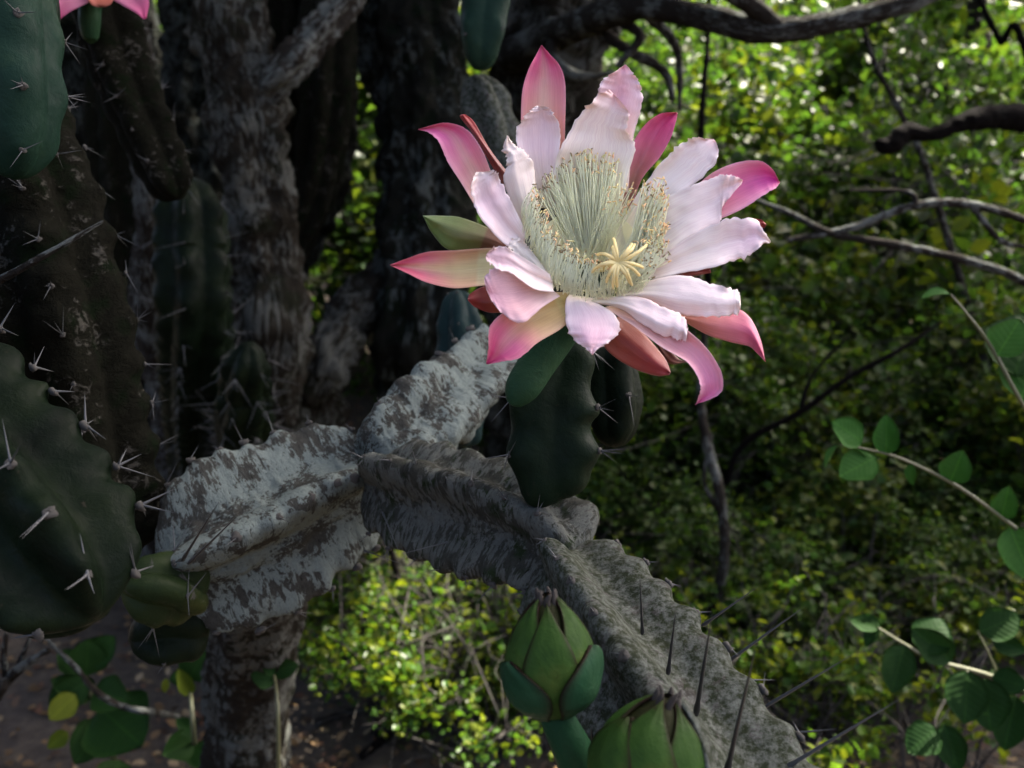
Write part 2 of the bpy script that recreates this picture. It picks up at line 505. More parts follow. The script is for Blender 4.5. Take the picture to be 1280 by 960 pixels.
def stem(parent, name, pts, radii, mat, nrib=5, depth=0.35, phase=0.0, crest=1.4, spacing=0.025, scallop=0.05,
         disp=0.0012, dfreq=45, ring=None, around=96, rounds=(1, 1), wrinkle=0.0, areoles=True, nsp=(3, 6), slen=(0.008, 0.02),
         srad=0.00035, kind='grey', wool=0.0016, seed=None, ref=None, bulge=0.0, bulgelen=0.12, cull=-0.3, big=0.0):
    """ribbed cactus stem swept along pts, with areoles and spines as children"""
    rs = random.Random(seed if seed is not None else sum(map(ord, name)) + int(1e4 * abs(pts[0][0])))
    pts = np.array([tuple(p) for p in pts])
    radii = list(np.interp(np.linspace(0, 1, len(pts)), np.linspace(0, 1, len(radii)), radii))
    L0 = np.linalg.norm(np.diff(pts, axis=0), axis=1).sum()
    R0 = max(radii)
    ring = ring or R0 * 0.09
    n = int(min(260, max(24, L0 / ring)))
    Q = catmull(np.hstack([pts, np.array(radii)[:, None]]), n)
    # round the ends with extra rings
    C, R = Q[:, :3], Q[:, 3].copy()
    Lc = np.concatenate([[0], np.cumsum(np.linalg.norm(np.diff(C, axis=0), axis=1))])
    for e, s in ((0, Lc), (1, Lc[-1] - Lc)):
        if rounds[e]:
            zone = R0 * rounds[e]
            m = s < zone
            R[m] *= np.sqrt(np.clip(1 - (1 - s[m] / zone) ** 2, 0.0004, 1))
    if bulge:
        sd = rs.uniform(0, 50)
        R *= np.array([1 + bulge * noise.noise(Vector((s / bulgelen, sd, 0))) for s in Lc])
    refv = np.array(ref if ref is not None else tuple(-FW))
    T, N, B = frames(C, refv)
    a = np.pi + np.linspace(0, 2 * np.pi, around, endpoint=False)
    ph = math.radians(phase)
    sdt = rs.uniform(0, 100)
    def prof(ang):
        c = np.abs(np.cos(nrib * (ang - ph) / 2))
        return (1 - depth) + depth * c ** crest
    sc = 1 + scallop * np.cos(2 * np.pi * Lc / spacing)
    pr = prof(a)
    w = np.clip((pr - (1 - depth)) / max(depth, 1e-6), 0, 1) ** 2
    rad = R[:, None] * pr[None, :] * (1 + (sc[:, None] - 1) * w[None, :])
    if wrinkle:
        wr = np.array([noise.noise(Vector((s * 260, sdt, 0))) + 0.6 * noise.noise(Vector((s * 700, sdt, 5))) for s in Lc])
        rad *= 1 + wrinkle * wr[:, None] * (0.4 + 0.6 * (1 - w[None, :]))
    V = C[:, None, :] + rad[..., None] * (np.cos(a)[None, :, None] * N[:, None, :] + np.sin(a)[None, :, None] * B[:, None, :])
    V = V.reshape(-1, 3)
    if disp:
        out = V - np.repeat(C, around, axis=0)
        out /= np.linalg.norm(out, axis=1)[:, None] + 1e-9
        V = V + out * (disp * fbm(V, dfreq, 5, sdt))[:, None]
        if big:
            V = V + out * (big * fbm(V, dfreq * 0.22, 3, sdt + 9))[:, None]
    F = [tuple(f) for f in gridfaces(n, around, True)]
    F.append(tuple(range(around))[::-1])
    F.append(tuple(range(len(V) - around, len(V))))
    uv = np.stack([np.repeat(Lc, around), np.tile(a * R0, n)], axis=1)
    o = mobj(name, V, F, mat, parent, origin=C[0], uv=uv)
    if areoles:
        for k in range(nrib):
            ang = ph + 2 * math.pi * k / nrib
            s = rs.uniform(0.2, 0.9) * spacing
            s = spacing
            while s < Lc[-1] - 0.15 * spacing:
                i = int(np.searchsorted(Lc, s))
                nrm = math.cos(ang) * N[i] + math.sin(ang) * B[i]
                c = C[i] + nrm * R[i] * (1 + scallop)
                tocam = np.array(CAM) - c
                tocam /= np.linalg.norm(tocam)
                s += spacing * rs.uniform(0.93, 1.07)
                if nrm @ tocam < cull or R[i] < 0.3 * R0: continue
                areole(o, c - nrm * wool * 0.2, nrm, wool * rs.uniform(0.8, 1.3))
                for _ in range(rs.randint(*nsp)):
                    d = Vector(nrm) * rs.uniform(0.5, 1.1) + Vector((rs.gauss(0, 1), rs.gauss(0, 1), rs.gauss(0, 1))) * 0.75
                    d.normalize()
                    if d.dot(Vector(nrm)) < 0.1: d += Vector(nrm) * 0.4; d.normalize()
                    ln = rs.uniform(*slen)
                    spine(o, Vector(c), Vector(c) + d * ln, srad * rs.uniform(0.8, 1.4), kind)
    return o

def px(*rows):
    return [P(*r) for r in rows]

# ---- the crooked grey cactus the flower grows on: trunk, four old joints, young joints
root = thing('cactus', 'crooked grey lichen-crusted cactus branch with jointed stems below the pink flower', 'cactus', ground_at(310, 1130))
g0 = ground_at(310, 1130)
tr = stem(root, 'trunk', [g0 + Vector((0, 0, -0.03)), P(308, 960, 1.26), P(312, 860, 1.16), P(318, 780, 0.98), P(320, 700, 0.74), P(325, 668, 0.62)],
          [0.072, 0.060, 0.055, 0.050, 0.038, 0.030], MAT['trunk'], nrib=6, depth=0.10, disp=0.006, dfreq=22, rounds=(0, 0), areoles=False, bulge=0.12)
seg_a = stem(root, 'stem_joint', px((198, 712, 0.55), (260, 690, 0.555), (340, 655, 0.575), (420, 612, 0.60), (475, 588, 0.61)), [0.046, 0.056, 0.056, 0.049, 0.038],
             MAT['lichen'], nrib=4, depth=0.56, phase=-4, crest=5.5, spacing=0.021, scallop=0.03, disp=0.0035, dfreq=55, ring=0.0011, around=150,
             rounds=(0.75, 0.35), wrinkle=0.022, nsp=(0, 2), slen=(0.005, 0.018), wool=0.003, big=0.003)
seg_b = stem(root, 'stem_joint', px((455, 580, 0.60), (500, 548, 0.62), (560, 500, 0.66), (620, 440, 0.72)), [0.026, 0.034, 0.035, 0.030],
             MAT['lichen'], nrib=4, depth=0.42, phase=38, crest=2.2, spacing=0.024, disp=0.0035, dfreq=55, ring=0.0012, around=120,
             rounds=(0.5, 0.3), wrinkle=0.03, nsp=(0, 2), wool=0.003, big=0.006)
seg_c = stem(root, 'stem_joint', px((462, 600, 0.575), (520, 615, 0.55), (600, 640, 0.52), (665, 668, 0.49), (722, 700, 0.465)), [0.026, 0.037, 0.038, 0.034, 0.026],
             MAT['lichen2'], nrib=4, depth=0.48, phase=-30, crest=3.6, spacing=0.022, disp=0.0028, dfreq=60, ring=0.0011, around=140,
             rounds=(0.5, 0.3), wrinkle=0.03, nsp=(1, 3), slen=(0.005, 0.014), wool=0.0024, big=0.004)
seg_d = stem(root, 'stem_joint', px((690, 690, 0.48), (735, 755, 0.44), (800, 850, 0.39), (870, 950, 0.355), (960, 1080, 0.32)), [0.024, 0.034, 0.037, 0.037, 0.036],
             MAT['dusty'], nrib=4, depth=0.50, phase=-8, crest=3.6, spacing=0.023, scallop=0.06, disp=0.0014, dfreq=70, ring=0.0011, around=140,
             rounds=(0.8, 0.0), wrinkle=0.008, nsp=(1, 3), slen=(0.004, 0.008), wool=0.0022)
young = stem(root, 'young_joint', px((700, 622, 0.475), (692, 590, 0.470), (690, 520, 0.470), (698, 470, 0.470), (708, 415, 0.475)), [0.016, 0.0235, 0.0245, 0.020, 0.013],
             MAT['green'], nrib=3, depth=0.34, phase=62, crest=1.8, spacing=0.026, scallop=0.11, disp=0.0012, rounds=(0.5, 0.6), nsp=(3, 5), slen=(0.008, 0.018), wool=0.0022)
young2 = stem(root, 'young_joint', px((768, 560, 0.50), (768, 500, 0.50), (762, 430, 0.50)), [0.012, 0.017, 0.014],
              MAT['dark_green'], nrib=4, depth=0.25, phase=20, spacing=0.028, disp=0.0006, rounds=(0.8, 0.6), nsp=(3, 5), slen=(0.008, 0.02), wool=0.002)

# long straight spines on the joint nearest to the buds: base pixel, tip pixel, depths, radius, colour
for b, t, r, k in [((803, 792, 0.372), (800, 722, 0.35), 0.0008, 'black'), ((835, 842, 0.352), (845, 762, 0.335), 0.0009, 'black'),
                   ((870, 893, 0.335), (890, 768, 0.30), 0.0011, 'black'), ((908, 968, 0.315), (946, 802, 0.285), 0.0011, 'black'),
                   ((741, 930, 0.36), (739, 906, 0.35), 0.0006, 'black'),
                   ((878, 782, 0.415), (948, 733, 0.40), 0.0008, 'grey'), ((903, 832, 0.39), (1006, 758, 0.37), 0.0009, 'grey'),
                   ((940, 893, 0.365), (1066, 818, 0.34), 0.0009, 'grey'), ((953, 920, 0.355), (1046, 911, 0.34), 0.0008, 'grey'),
                   ((978, 962, 0.335), (1128, 872, 0.31), 0.0009, 'grey'), ((930, 850, 0.38), (970, 850, 0.38), 0.0006, 'grey'),
                   ((965, 915, 0.36), (962, 940, 0.36), 0.0006, 'black')]:
    spine(seg_d, P(*b), P(*t), r, k)
for b, t in [((228, 700, 0.500), (274, 627, 0.475)), ((236, 704, 0.497), (300, 642, 0.475))]:
    spine(seg_a, P(*b), P(*t), 0.0010, 'black')
for b, t in [((478, 640, 0.53), (500, 693, 0.50)), ((565, 676, 0.505), (500, 693, 0.50)), ((455, 688, 0.55), (510, 708, 0.53))]:
    spine(seg_c, P(*b), P(*t), 0.0005, 'grey')
# small green stub where the old joint starts
stub = stem(root, 'young_joint', px((250, 752, 0.53), (215, 738, 0.515), (178, 735, 0.50), (150, 735, 0.495)), [0.018, 0.021, 0.020, 0.015], MAT['stub'],
            nrib=4, depth=0.4, phase=20, spacing=0.026, disp=0.0012, rounds=(0.5, 0.7), nsp=(2, 4), slen=(0.010, 0.022))
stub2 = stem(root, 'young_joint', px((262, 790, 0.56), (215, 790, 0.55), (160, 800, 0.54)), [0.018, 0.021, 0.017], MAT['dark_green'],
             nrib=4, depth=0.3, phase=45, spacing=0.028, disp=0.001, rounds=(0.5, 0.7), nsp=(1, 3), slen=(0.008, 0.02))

# ---- dark stems on the left
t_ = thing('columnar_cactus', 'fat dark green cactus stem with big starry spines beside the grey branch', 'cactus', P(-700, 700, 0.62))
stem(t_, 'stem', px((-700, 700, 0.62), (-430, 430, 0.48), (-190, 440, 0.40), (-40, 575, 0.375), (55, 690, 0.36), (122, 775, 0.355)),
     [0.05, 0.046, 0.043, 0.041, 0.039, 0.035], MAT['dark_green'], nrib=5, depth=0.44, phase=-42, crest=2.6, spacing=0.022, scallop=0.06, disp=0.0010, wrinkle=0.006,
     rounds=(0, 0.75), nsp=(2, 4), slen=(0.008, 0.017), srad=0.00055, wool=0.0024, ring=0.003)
t_ = thing('columnar_cactus', 'brown weathered cactus stem leaning behind the fat dark green stem', 'cactus', P(-260, -420, 0.75))
stem(t_, 'stem', px((-260, -420, 0.75), (-120, -60, 0.62), (-5, 170, 0.56), (62, 370, 0.55), (112, 600, 0.56), (135, 700, 0.58)),
     [0.05, 0.047, 0.045, 0.045, 0.042, 0.036], MAT['brownstem'], nrib=5, depth=0.30, phase=-28, spacing=0.026, scallop=0.05, disp=0.0028, dfreq=60,
     rounds=(0, 0.6), nsp=(2, 4), slen=(0.005, 0.018), srad=0.00032, wool=0.002, ring=0.003, wrinkle=0.01)
t_ = thing('columnar_cactus', 'smooth teal green cactus stem tip hanging over the brown weathered stem', 'cactus', P(-160, -420, 0.6))
stem(t_, 'stem', px((-160, -420, 0.6), (-60, -200, 0.5), (-8, -60, 0.46), (12, 90, 0.45), (20, 225, 0.455)), [0.03, 0.028, 0.026, 0.0255, 0.019], MAT['pad'],
     nrib=4, depth=0.22, phase=50, crest=1.2, spacing=0.03, disp=0.0007, rounds=(0, 0.9), nsp=(2, 4), slen=(0.006, 0.014), wool=0.002)
t_ = thing('columnar_cactus', 'narrow green cactus stem edge behind the teal stem tip', 'cactus', P(-60, -300, 0.65))
stem(t_, 'stem', px((-60, -300, 0.65), (30, -100, 0.52), (48, 0, 0.50), (52, 75, 0.50)), [0.02, 0.016, 0.013, 0.010], MAT['green'], nrib=4, depth=0.25, phase=20,
     spacing=0.03, disp=0.0006, rounds=(0, 0.9), nsp=(2, 3), slen=(0.006, 0.014))
t_ = thing('columnar_cactus', 'very dark slanting cactus stem below the small pink flower', 'cactus', P(80, -260, 0.85))
stem(t_, 'stem', px((80, -260, 0.85), (118, -60, 0.80), (150, 80, 0.80), (222, 250, 0.80)), [0.03, 0.03, 0.03, 0.022], MAT['brownstem'], nrib=4, depth=0.32, phase=10,
     spacing=0.03, disp=0.0014, rounds=(0, 0.8), nsp=(1, 3), slen=(0.008, 0.02))
t_ = thing('columnar_cactus', 'small blue green ribbed cactus shoot against the dark trunk', 'cactus', P(580, 560, 0.80))
stem(t_, 'stem', px((582, 560, 0.80), (578, 480, 0.80), (576, 425, 0.80), (572, 362, 0.80)), [0.016, 0.021, 0.0225, 0.014], MAT['bluepad'], nrib=5, depth=0.22, phase=0,
     spacing=0.028, disp=0.0005, rounds=(0.6, 0.8), nsp=(0, 1), slen=(0.003, 0.006), wool=0.0014)
t_ = thing('columnar_cactus', 'teal green cactus shoot hanging beside the flecked trunk behind the flower', 'cactus', P(625, -320, 1.0))
stem(t_, 'stem', px((625, -320, 1.0), (618, -80, 0.92), (606, 10, 0.90), (600, 88, 0.90)), [0.022, 0.026, 0.028, 0.018], MAT['pad'], nrib=4, depth=0.22, phase=40,
     spacing=0.035, disp=0.0008, rounds=(0, 0.9), nsp=(1, 3), slen=(0.006, 0.016))
t_ = thing('columnar_cactus', 'grey-green scarred cactus stem behind the red-brown sepal', 'cactus', P(650, 330, 0.95))
stem(t_, 'stem', px((650, 330, 0.95), (630, 230, 0.95), (608, 140, 0.95), (590, 95, 0.95)), [0.025, 0.028, 0.028, 0.02], MAT['dusty'], nrib=5, depth=0.25, phase=10,
     spacing=0.035, disp=0.002, rounds=(0, 0.8), nsp=(0, 2), slen=(0.006, 0.016))
t_ = thing('columnar_cactus', 'slim grey stem standing in the dark behind the brown weathered stem', 'cactus', ground_at(195, 720))
stem(t_, 'stem', [ground_at(195, 720) - Vector((0, 0, .03)), P(225, 545, 1.9), P(200, 400, 1.6), P(188, 250, 1.4), P(170, 100, 1.4), P(150, -100, 1.5)], [0.07, 0.06, 0.05, 0.026, 0.03, 0.03], MAT['branch'],
     nrib=5, depth=0.12, disp=0.004, dfreq=20, rounds=(0, 0.5), areoles=False, bulge=0.1)
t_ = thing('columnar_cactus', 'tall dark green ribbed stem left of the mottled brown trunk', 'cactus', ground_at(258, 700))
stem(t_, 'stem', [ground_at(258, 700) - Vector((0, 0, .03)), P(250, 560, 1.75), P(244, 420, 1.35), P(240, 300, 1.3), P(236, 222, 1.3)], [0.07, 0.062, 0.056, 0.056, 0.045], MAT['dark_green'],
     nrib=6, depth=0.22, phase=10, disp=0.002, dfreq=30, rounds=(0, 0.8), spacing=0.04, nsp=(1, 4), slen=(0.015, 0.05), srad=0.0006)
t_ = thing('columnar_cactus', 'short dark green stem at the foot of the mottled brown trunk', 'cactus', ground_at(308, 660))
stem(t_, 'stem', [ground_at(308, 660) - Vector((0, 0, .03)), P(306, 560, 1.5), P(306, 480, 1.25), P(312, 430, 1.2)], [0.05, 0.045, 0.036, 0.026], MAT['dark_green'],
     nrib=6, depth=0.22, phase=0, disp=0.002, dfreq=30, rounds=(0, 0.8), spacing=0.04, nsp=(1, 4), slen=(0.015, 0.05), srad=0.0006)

# ---- thicket of old trunks behind
def trunk(label, base_px, pts, radii, mat='trunk', nrib=6, depth=0.12, **k):
    g = ground_at(*base_px)
    t = thing('old_cactus', label, 'cactus', g)
    kw = dict(disp=0.022, dfreq=17, wrinkle=0.02, rounds=(0, 0.5), areoles=False, bulge=0.14, ring=0.008, around=90, big=0.02, spacing=0.05, scallop=0.0)
    kw.update(k)
    p = [g - Vector((0, 0, 0.05))] + [P(*q) for q in pts]
    stem(t, 'trunk', p, radii, MAT[mat], nrib=nrib, depth=depth, **kw)
    return t
tA = trunk('mottled brown knobbly trunk rising between the dark stems', (345, 700), [(340, 470, 1.75), (335, 350, 1.7), (318, 220, 1.65), (300, 90, 1.65), (285, -20, 1.65), (280, -500, 1.8)],
      [0.10, 0.070, 0.068, 0.072, 0.070, 0.068, 0.06], 'trunk')
stem(tA, 'arm', px((322, 130, 1.66), (350, 95, 1.60), (395, 45, 1.62), (450, -20, 1.68)), [0.022, 0.034, 0.032, 0.026], MAT['branch'], nrib=4, depth=0.3, phase=20, disp=0.006, dfreq=25, rounds=(0, 0.5), areoles=False)
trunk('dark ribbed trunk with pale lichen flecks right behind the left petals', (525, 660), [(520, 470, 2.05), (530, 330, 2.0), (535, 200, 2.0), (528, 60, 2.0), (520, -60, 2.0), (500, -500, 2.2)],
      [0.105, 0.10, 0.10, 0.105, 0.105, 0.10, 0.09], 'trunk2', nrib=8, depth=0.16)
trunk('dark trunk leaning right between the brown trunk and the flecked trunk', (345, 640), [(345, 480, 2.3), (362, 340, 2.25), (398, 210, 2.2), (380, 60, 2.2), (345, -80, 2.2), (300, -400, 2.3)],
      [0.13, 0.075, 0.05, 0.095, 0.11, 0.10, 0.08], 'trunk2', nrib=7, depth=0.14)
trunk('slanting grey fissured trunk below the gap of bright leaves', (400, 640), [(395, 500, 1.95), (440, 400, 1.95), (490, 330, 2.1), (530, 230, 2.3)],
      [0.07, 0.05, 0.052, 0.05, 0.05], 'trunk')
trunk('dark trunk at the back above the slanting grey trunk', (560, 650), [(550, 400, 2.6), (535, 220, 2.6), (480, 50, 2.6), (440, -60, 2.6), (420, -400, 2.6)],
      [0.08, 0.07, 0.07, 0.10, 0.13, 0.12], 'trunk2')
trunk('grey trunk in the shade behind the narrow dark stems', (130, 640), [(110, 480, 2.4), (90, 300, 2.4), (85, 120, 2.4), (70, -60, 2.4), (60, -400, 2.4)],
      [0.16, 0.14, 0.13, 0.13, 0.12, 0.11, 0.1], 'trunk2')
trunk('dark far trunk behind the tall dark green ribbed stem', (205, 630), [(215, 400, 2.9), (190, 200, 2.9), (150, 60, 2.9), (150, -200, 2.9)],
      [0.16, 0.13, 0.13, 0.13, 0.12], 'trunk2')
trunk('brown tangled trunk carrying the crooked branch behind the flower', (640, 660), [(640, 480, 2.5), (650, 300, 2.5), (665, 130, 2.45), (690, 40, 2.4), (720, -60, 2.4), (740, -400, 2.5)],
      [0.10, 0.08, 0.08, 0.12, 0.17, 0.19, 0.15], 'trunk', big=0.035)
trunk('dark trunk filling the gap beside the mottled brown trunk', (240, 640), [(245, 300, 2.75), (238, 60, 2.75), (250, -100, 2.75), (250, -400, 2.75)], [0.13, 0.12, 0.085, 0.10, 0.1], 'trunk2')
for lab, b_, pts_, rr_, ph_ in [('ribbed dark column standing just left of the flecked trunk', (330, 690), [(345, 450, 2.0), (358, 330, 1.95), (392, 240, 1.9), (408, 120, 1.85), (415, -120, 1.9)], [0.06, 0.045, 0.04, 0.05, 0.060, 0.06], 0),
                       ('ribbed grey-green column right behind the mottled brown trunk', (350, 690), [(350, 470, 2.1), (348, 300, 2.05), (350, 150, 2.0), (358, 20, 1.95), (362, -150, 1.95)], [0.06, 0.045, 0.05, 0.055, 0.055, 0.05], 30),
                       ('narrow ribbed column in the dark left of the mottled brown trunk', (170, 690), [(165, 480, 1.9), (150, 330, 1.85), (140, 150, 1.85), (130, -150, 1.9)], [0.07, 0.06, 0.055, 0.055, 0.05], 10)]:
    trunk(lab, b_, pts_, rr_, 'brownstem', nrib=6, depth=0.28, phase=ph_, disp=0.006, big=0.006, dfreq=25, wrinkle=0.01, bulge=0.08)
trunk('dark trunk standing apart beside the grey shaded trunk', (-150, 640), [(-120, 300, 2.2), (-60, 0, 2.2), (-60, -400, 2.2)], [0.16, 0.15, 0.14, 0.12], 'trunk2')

# ------------------------------------------------------------------ the flower
D0 = 0.38
def FP(cx, cy, mm):
    return P(480 + cx / 2.0, 40 + cy / 2.0, D0 + mm / 1000.0)

WHITE = (0.93, 0.83, 0.79)
PINKW = (0.90, 0.62, 0.66)
ROSE = (0.76, 0.30, 0.42)
MAG = (0.66, 0.06, 0.25)
CRIM = (0.55, 0.08, 0.17)
SALM = (0.74, 0.40, 0.36)
YGR = (0.62, 0.62, 0.22)
CREAM = (0.78, 0.74, 0.60)
RUST = (0.20, 0.04, 0.018)
GRN = (0.10, 0.15, 0.025)
OLV = (0.16, 0.12, 0.035)

flower = thing('cactus_flower', 'wide open pale pink cactus flower with ruffled petals and yellow stigma', 'flower', FP(345, 880, 42))

def petal(name, rows, cols, cup=-3.0, edge=None, edgew=0.0, mid=None, midw=0.0, ruffle=0.0, serr=0.0, thick=0.5, seed=1, NR=44, NS=17, parent=None, FPf=None, curl=0.0, crum=0.6):
    """rows (base to tip): Lx, Ly, Rx, Ry, depth mm; cols: [(t, colour)] along the petal"""
    FPf = FPf or FP
    rs = np.random.default_rng(seed * 17 + 3)
    A = catmull(rows, NR)
    t = np.linspace(0, 1, NR)
    s = np.linspace(-1, 1, NS)
    top, colv, uv = [], [], []
    ct = np.array([c[0] for c in cols])
    cc = np.array([c[1] for c in cols])
    ph = rs.uniform(0, 6, 6)
    jl = np.cumsum(rs.normal(0, 1, NR)) * 0.3 + rs.normal(0, 1, NR)
    jr = np.cumsum(rs.normal(0, 1, NR)) * 0.3 + rs.normal(0, 1, NR)
    jl -= jl.mean(); jr -= jr.mean()
    wid = np.hypot(A[:, 0] - A[:, 2], A[:, 1] - A[:, 3])
    for i in range(NR):
        L, R_ = A[i, :2].copy(), A[i, 2:4].copy()
        d = (R_ - L) / (wid[i] + 1e-6)
        k = min(1, wid[i] / 40) * np.clip((t[i] - 0.25) * 3, 0, 1)
        L -= d * serr * jl[i] * k
        R_ += d * serr * jr[i] * k
        for j in range(NS):
            u = (s[j] + 1) / 2
            p = L * (1 - u) + R_ * u
            e = abs(s[j])
            dz = A[i, 4] + cup * e ** 2 * min(1, wid[i] / 60)
            # soft mid groove, ruffled margin, gentle surface waviness
            dz += 0.5 * math.exp(-(s[j] / 0.12) ** 2) * (1 - t[i])
            rf = ruffle * e ** 3 * np.clip((t[i] - 0.15) * 2, 0, 1) * min(1, wid[i] / 50)
            dz += rf * (math.sin(t[i] * 19 + ph[0] + s[j]) * 0.6 + math.sin(t[i] * 41 + ph[1]) * 0.5 + math.sin(t[i] * 9 + ph[2]) * 0.7)
            dz += 0.45 * math.sin(s[j] * 5 + ph[3] + t[i] * 3) + 0.3 * math.sin(t[i] * 11 + ph[4] - 2 * s[j])
            if wid[i] > 8: dz += crum * noise.noise(Vector((p[0] / 55, p[1] / 55, seed * 3.7))) + 0.5 * crum * noise.noise(Vector((p[0] / 22, p[1] / 22, seed * 1.7)))
            dz += curl * max(0, t[i] - 0.8) ** 2 * 25
            top.append(tuple(FPf(p[0], p[1], dz)))
            c = np.array([np.interp(t[i] ** (0.84 if name == 'sepal' else 1.0), ct, cc[:, q]) for q in range(3)])
            if name == 'sepal' and c[0] > c[1] * 1.1: c = c ** np.array([1.1, 1.5, 1.28])
            if name == 'petal': c = c * np.array([1.02, 1.0, 0.93])
            if mid is not None:
                c = c + (np.array(mid) ** 1.15 - c) * midw * math.exp(-(s[j] / 0.34) ** 2) * (1 - t[i] ** 3)
            if edge is not None:
                c = c + (np.array(edge) - c) * edgew * e ** 2.5
            colv.append(c)
            uv.append((t[i], u))
    top = np.array(top)
    # thickness away from the camera, along real surface normals
    G = top.reshape(NR, NS, 3)
    du = np.gradient(G, axis=0)
    dv = np.gradient(G, axis=1)
    nm = np.cross(du, dv)
    nm /= np.linalg.norm(nm, axis=2)[..., None] + 1e-12
    sg = np.sign((nm.reshape(-1, 3) @ np.array(FW)).mean()) or 1.0
    tw = (thick / 1000) * np.clip(1.25 - np.abs(s), 0.2, 1)[None, :, None] * np.clip(1.2 - t, 0.2, 1)[:, None, None]
    bot = G + nm * sg * tw
    V = np.vstack([top, bot.reshape(-1, 3)])
    F = [tuple(f) for f in gridfaces(NR, NS)]
    n = NR * NS
    F += [tuple(q + n for q in f[::-1]) for f in gridfaces(NR, NS)]
    rim = [i * NS for i in range(NR)] + [(NR - 1) * NS + j for j in range(1, NS)] + [i * NS + NS - 1 for i in range(NR - 2, -1, -1)] + list(range(NS - 2, 0, -1))
    F += [(rim[q], rim[(q + 1) % len(rim)], rim[(q + 1) % len(rim)] + n, rim[q] + n) for q in range(len(rim))]
    col = np.array(colv + colv)
    return mobj(name, V, F, MAT['petal'], parent or flower, origin=V[NS // 2], uv=np.array(uv + uv), col=col)

# outer sepals
c_out = [(0, YGR), (0.35, (0.66, 0.50, 0.36)), (0.62, (0.72, 0.33, 0.40)), (0.85, MAG), (1, CRIM)]
petal('sepal', [(350, 330, 450, 330, 22), (343, 225, 452, 240, 20), (346, 150, 453, 135, 18), (360, 98, 440, 86, 16), (380, 58, 414, 55, 15), (393, 33, 395, 33, 14)],
      [(0, YGR), (0.35, (0.70, 0.46, 0.32)), (0.62, ROSE), (0.82, MAG), (1, (0.50, 0.03, 0.14))], cup=-5, mid=(0.80, 0.62, 0.46), midw=0.6, edge=(0.72, 0.30, 0.42), edgew=0.5, seed=1)
petal('sepal', [(225, 430, 275, 372, 20), (192, 375, 264, 342, 18), (160, 325, 243, 292, 15), (137, 275, 205, 243, 13), (112, 252, 152, 227, 12), (85, 244, 88, 242, 9)],
      [(0, (0.78, 0.66, 0.40)), (0.35, (0.84, 0.46, 0.44)), (0.7, (0.78, 0.20, 0.44)), (1, (0.60, 0.04, 0.22))], cup=-4, mid=(0.84, 0.62, 0.46), midw=0.55, edge=(0.80, 0.50, 0.55), edgew=0.5, serr=0.6, seed=2)
petal('sepal', [(300, 390, 335, 372, 28), (258, 315, 305, 345, 28), (222, 255, 262, 288, 27), (191, 214, 226, 226, 26), (194, 206, 204, 206, 26)],
      [(0, OLV), (0.4, RUST), (1, (0.40, 0.06, 0.035))], cup=3, seed=3)
petal('sepal', [(320, 520, 310, 562, 24), (258, 488, 235, 549, 22), (190, 463, 162, 545, 20), (138, 459, 120, 503, 19), (97, 459, 99, 463, 18)],
      [(0, (0.22, 0.08, 0.03)), (0.35, (0.12, 0.13, 0.03)), (0.6, (0.10, 0.16, 0.028)), (1, (0.09, 0.16, 0.03))], cup=4, mid=(0.22, 0.12, 0.05), midw=0.3, seed=4)
petal('sepal', [(300, 540, 300, 632, 10), (250, 541, 245, 634, 9), (180, 546, 175, 640, 6), (110, 550, 108, 626, 4), (58, 566, 60, 604, 2), (15, 582, 17, 584, 0)],
      [(0, (0.62, 0.66, 0.28)), (0.45, (0.66, 0.56, 0.30)), (0.68, (0.64, 0.20, 0.26)), (0.85, (0.54, 0.07, 0.17)), (1, (0.44, 0.04, 0.11))], cup=-4, mid=(0.70, 0.64, 0.34), midw=0.75, edge=(0.62, 0.26, 0.24), edgew=0.5, seed=5)
petal('sepal', [(300, 640, 305, 700, 20), (250, 636, 265, 702, 20), (217, 653, 228, 688, 20), (209, 667, 211, 672, 20)],
      [(0, (0.30, 0.16, 0.06)), (0.5, RUST), (1, (0.42, 0.10, 0.07))], cup=3, seed=6)
petal('sepal', [(465, 650, 480, 705, 2), (390, 655, 442, 742, -3), (318, 690, 385, 776, -8), (267, 732, 343, 812, -10), (261, 792, 298, 823, -9), (255, 829, 258, 831, -7)],
      [(0, YGR), (0.38, (0.70, 0.58, 0.28)), (0.62, (0.74, 0.24, 0.36)), (0.85, MAG), (1, (0.58, 0.04, 0.24))], cup=-4, mid=(0.74, 0.60, 0.30), midw=0.4, edge=(0.75, 0.42, 0.36), edgew=0.4, serr=0.6, seed=7)
petal('sepal', [(580, 470, 615, 460, 26), (598, 385, 642, 372, 24), (618, 290, 690, 312, 22), (650, 235, 716, 266, 20), (690, 205, 729, 226, 19), (732, 200, 734, 203, 18)],
      [(0, (0.40, 0.40, 0.20)), (0.3, (0.48, 0.36, 0.26)), (0.6, (0.62, 0.22, 0.32)), (0.85, (0.64, 0.12, 0.27)), (1, (0.48, 0.05, 0.12))], cup=-5, edge=(0.70, 0.20, 0.38), edgew=0.35, seed=8)
petal('sepal', [(760, 410, 790, 480, 15), (810, 360, 842, 466, 12), (870, 330, 900, 440, 10), (930, 322, 953, 405, 9), (967, 338, 977, 390, 9), (989, 374, 990, 377, 8)],
      [(0, (0.66, 0.45, 0.36)), (0.4, (0.84, 0.42, 0.50)), (0.7, (0.78, 0.20, 0.46)), (0.90, (0.68, 0.06, 0.34)), (1, CRIM)], cup=-5, edge=(0.85, 0.52, 0.58), edgew=0.6, serr=0.6, seed=9)
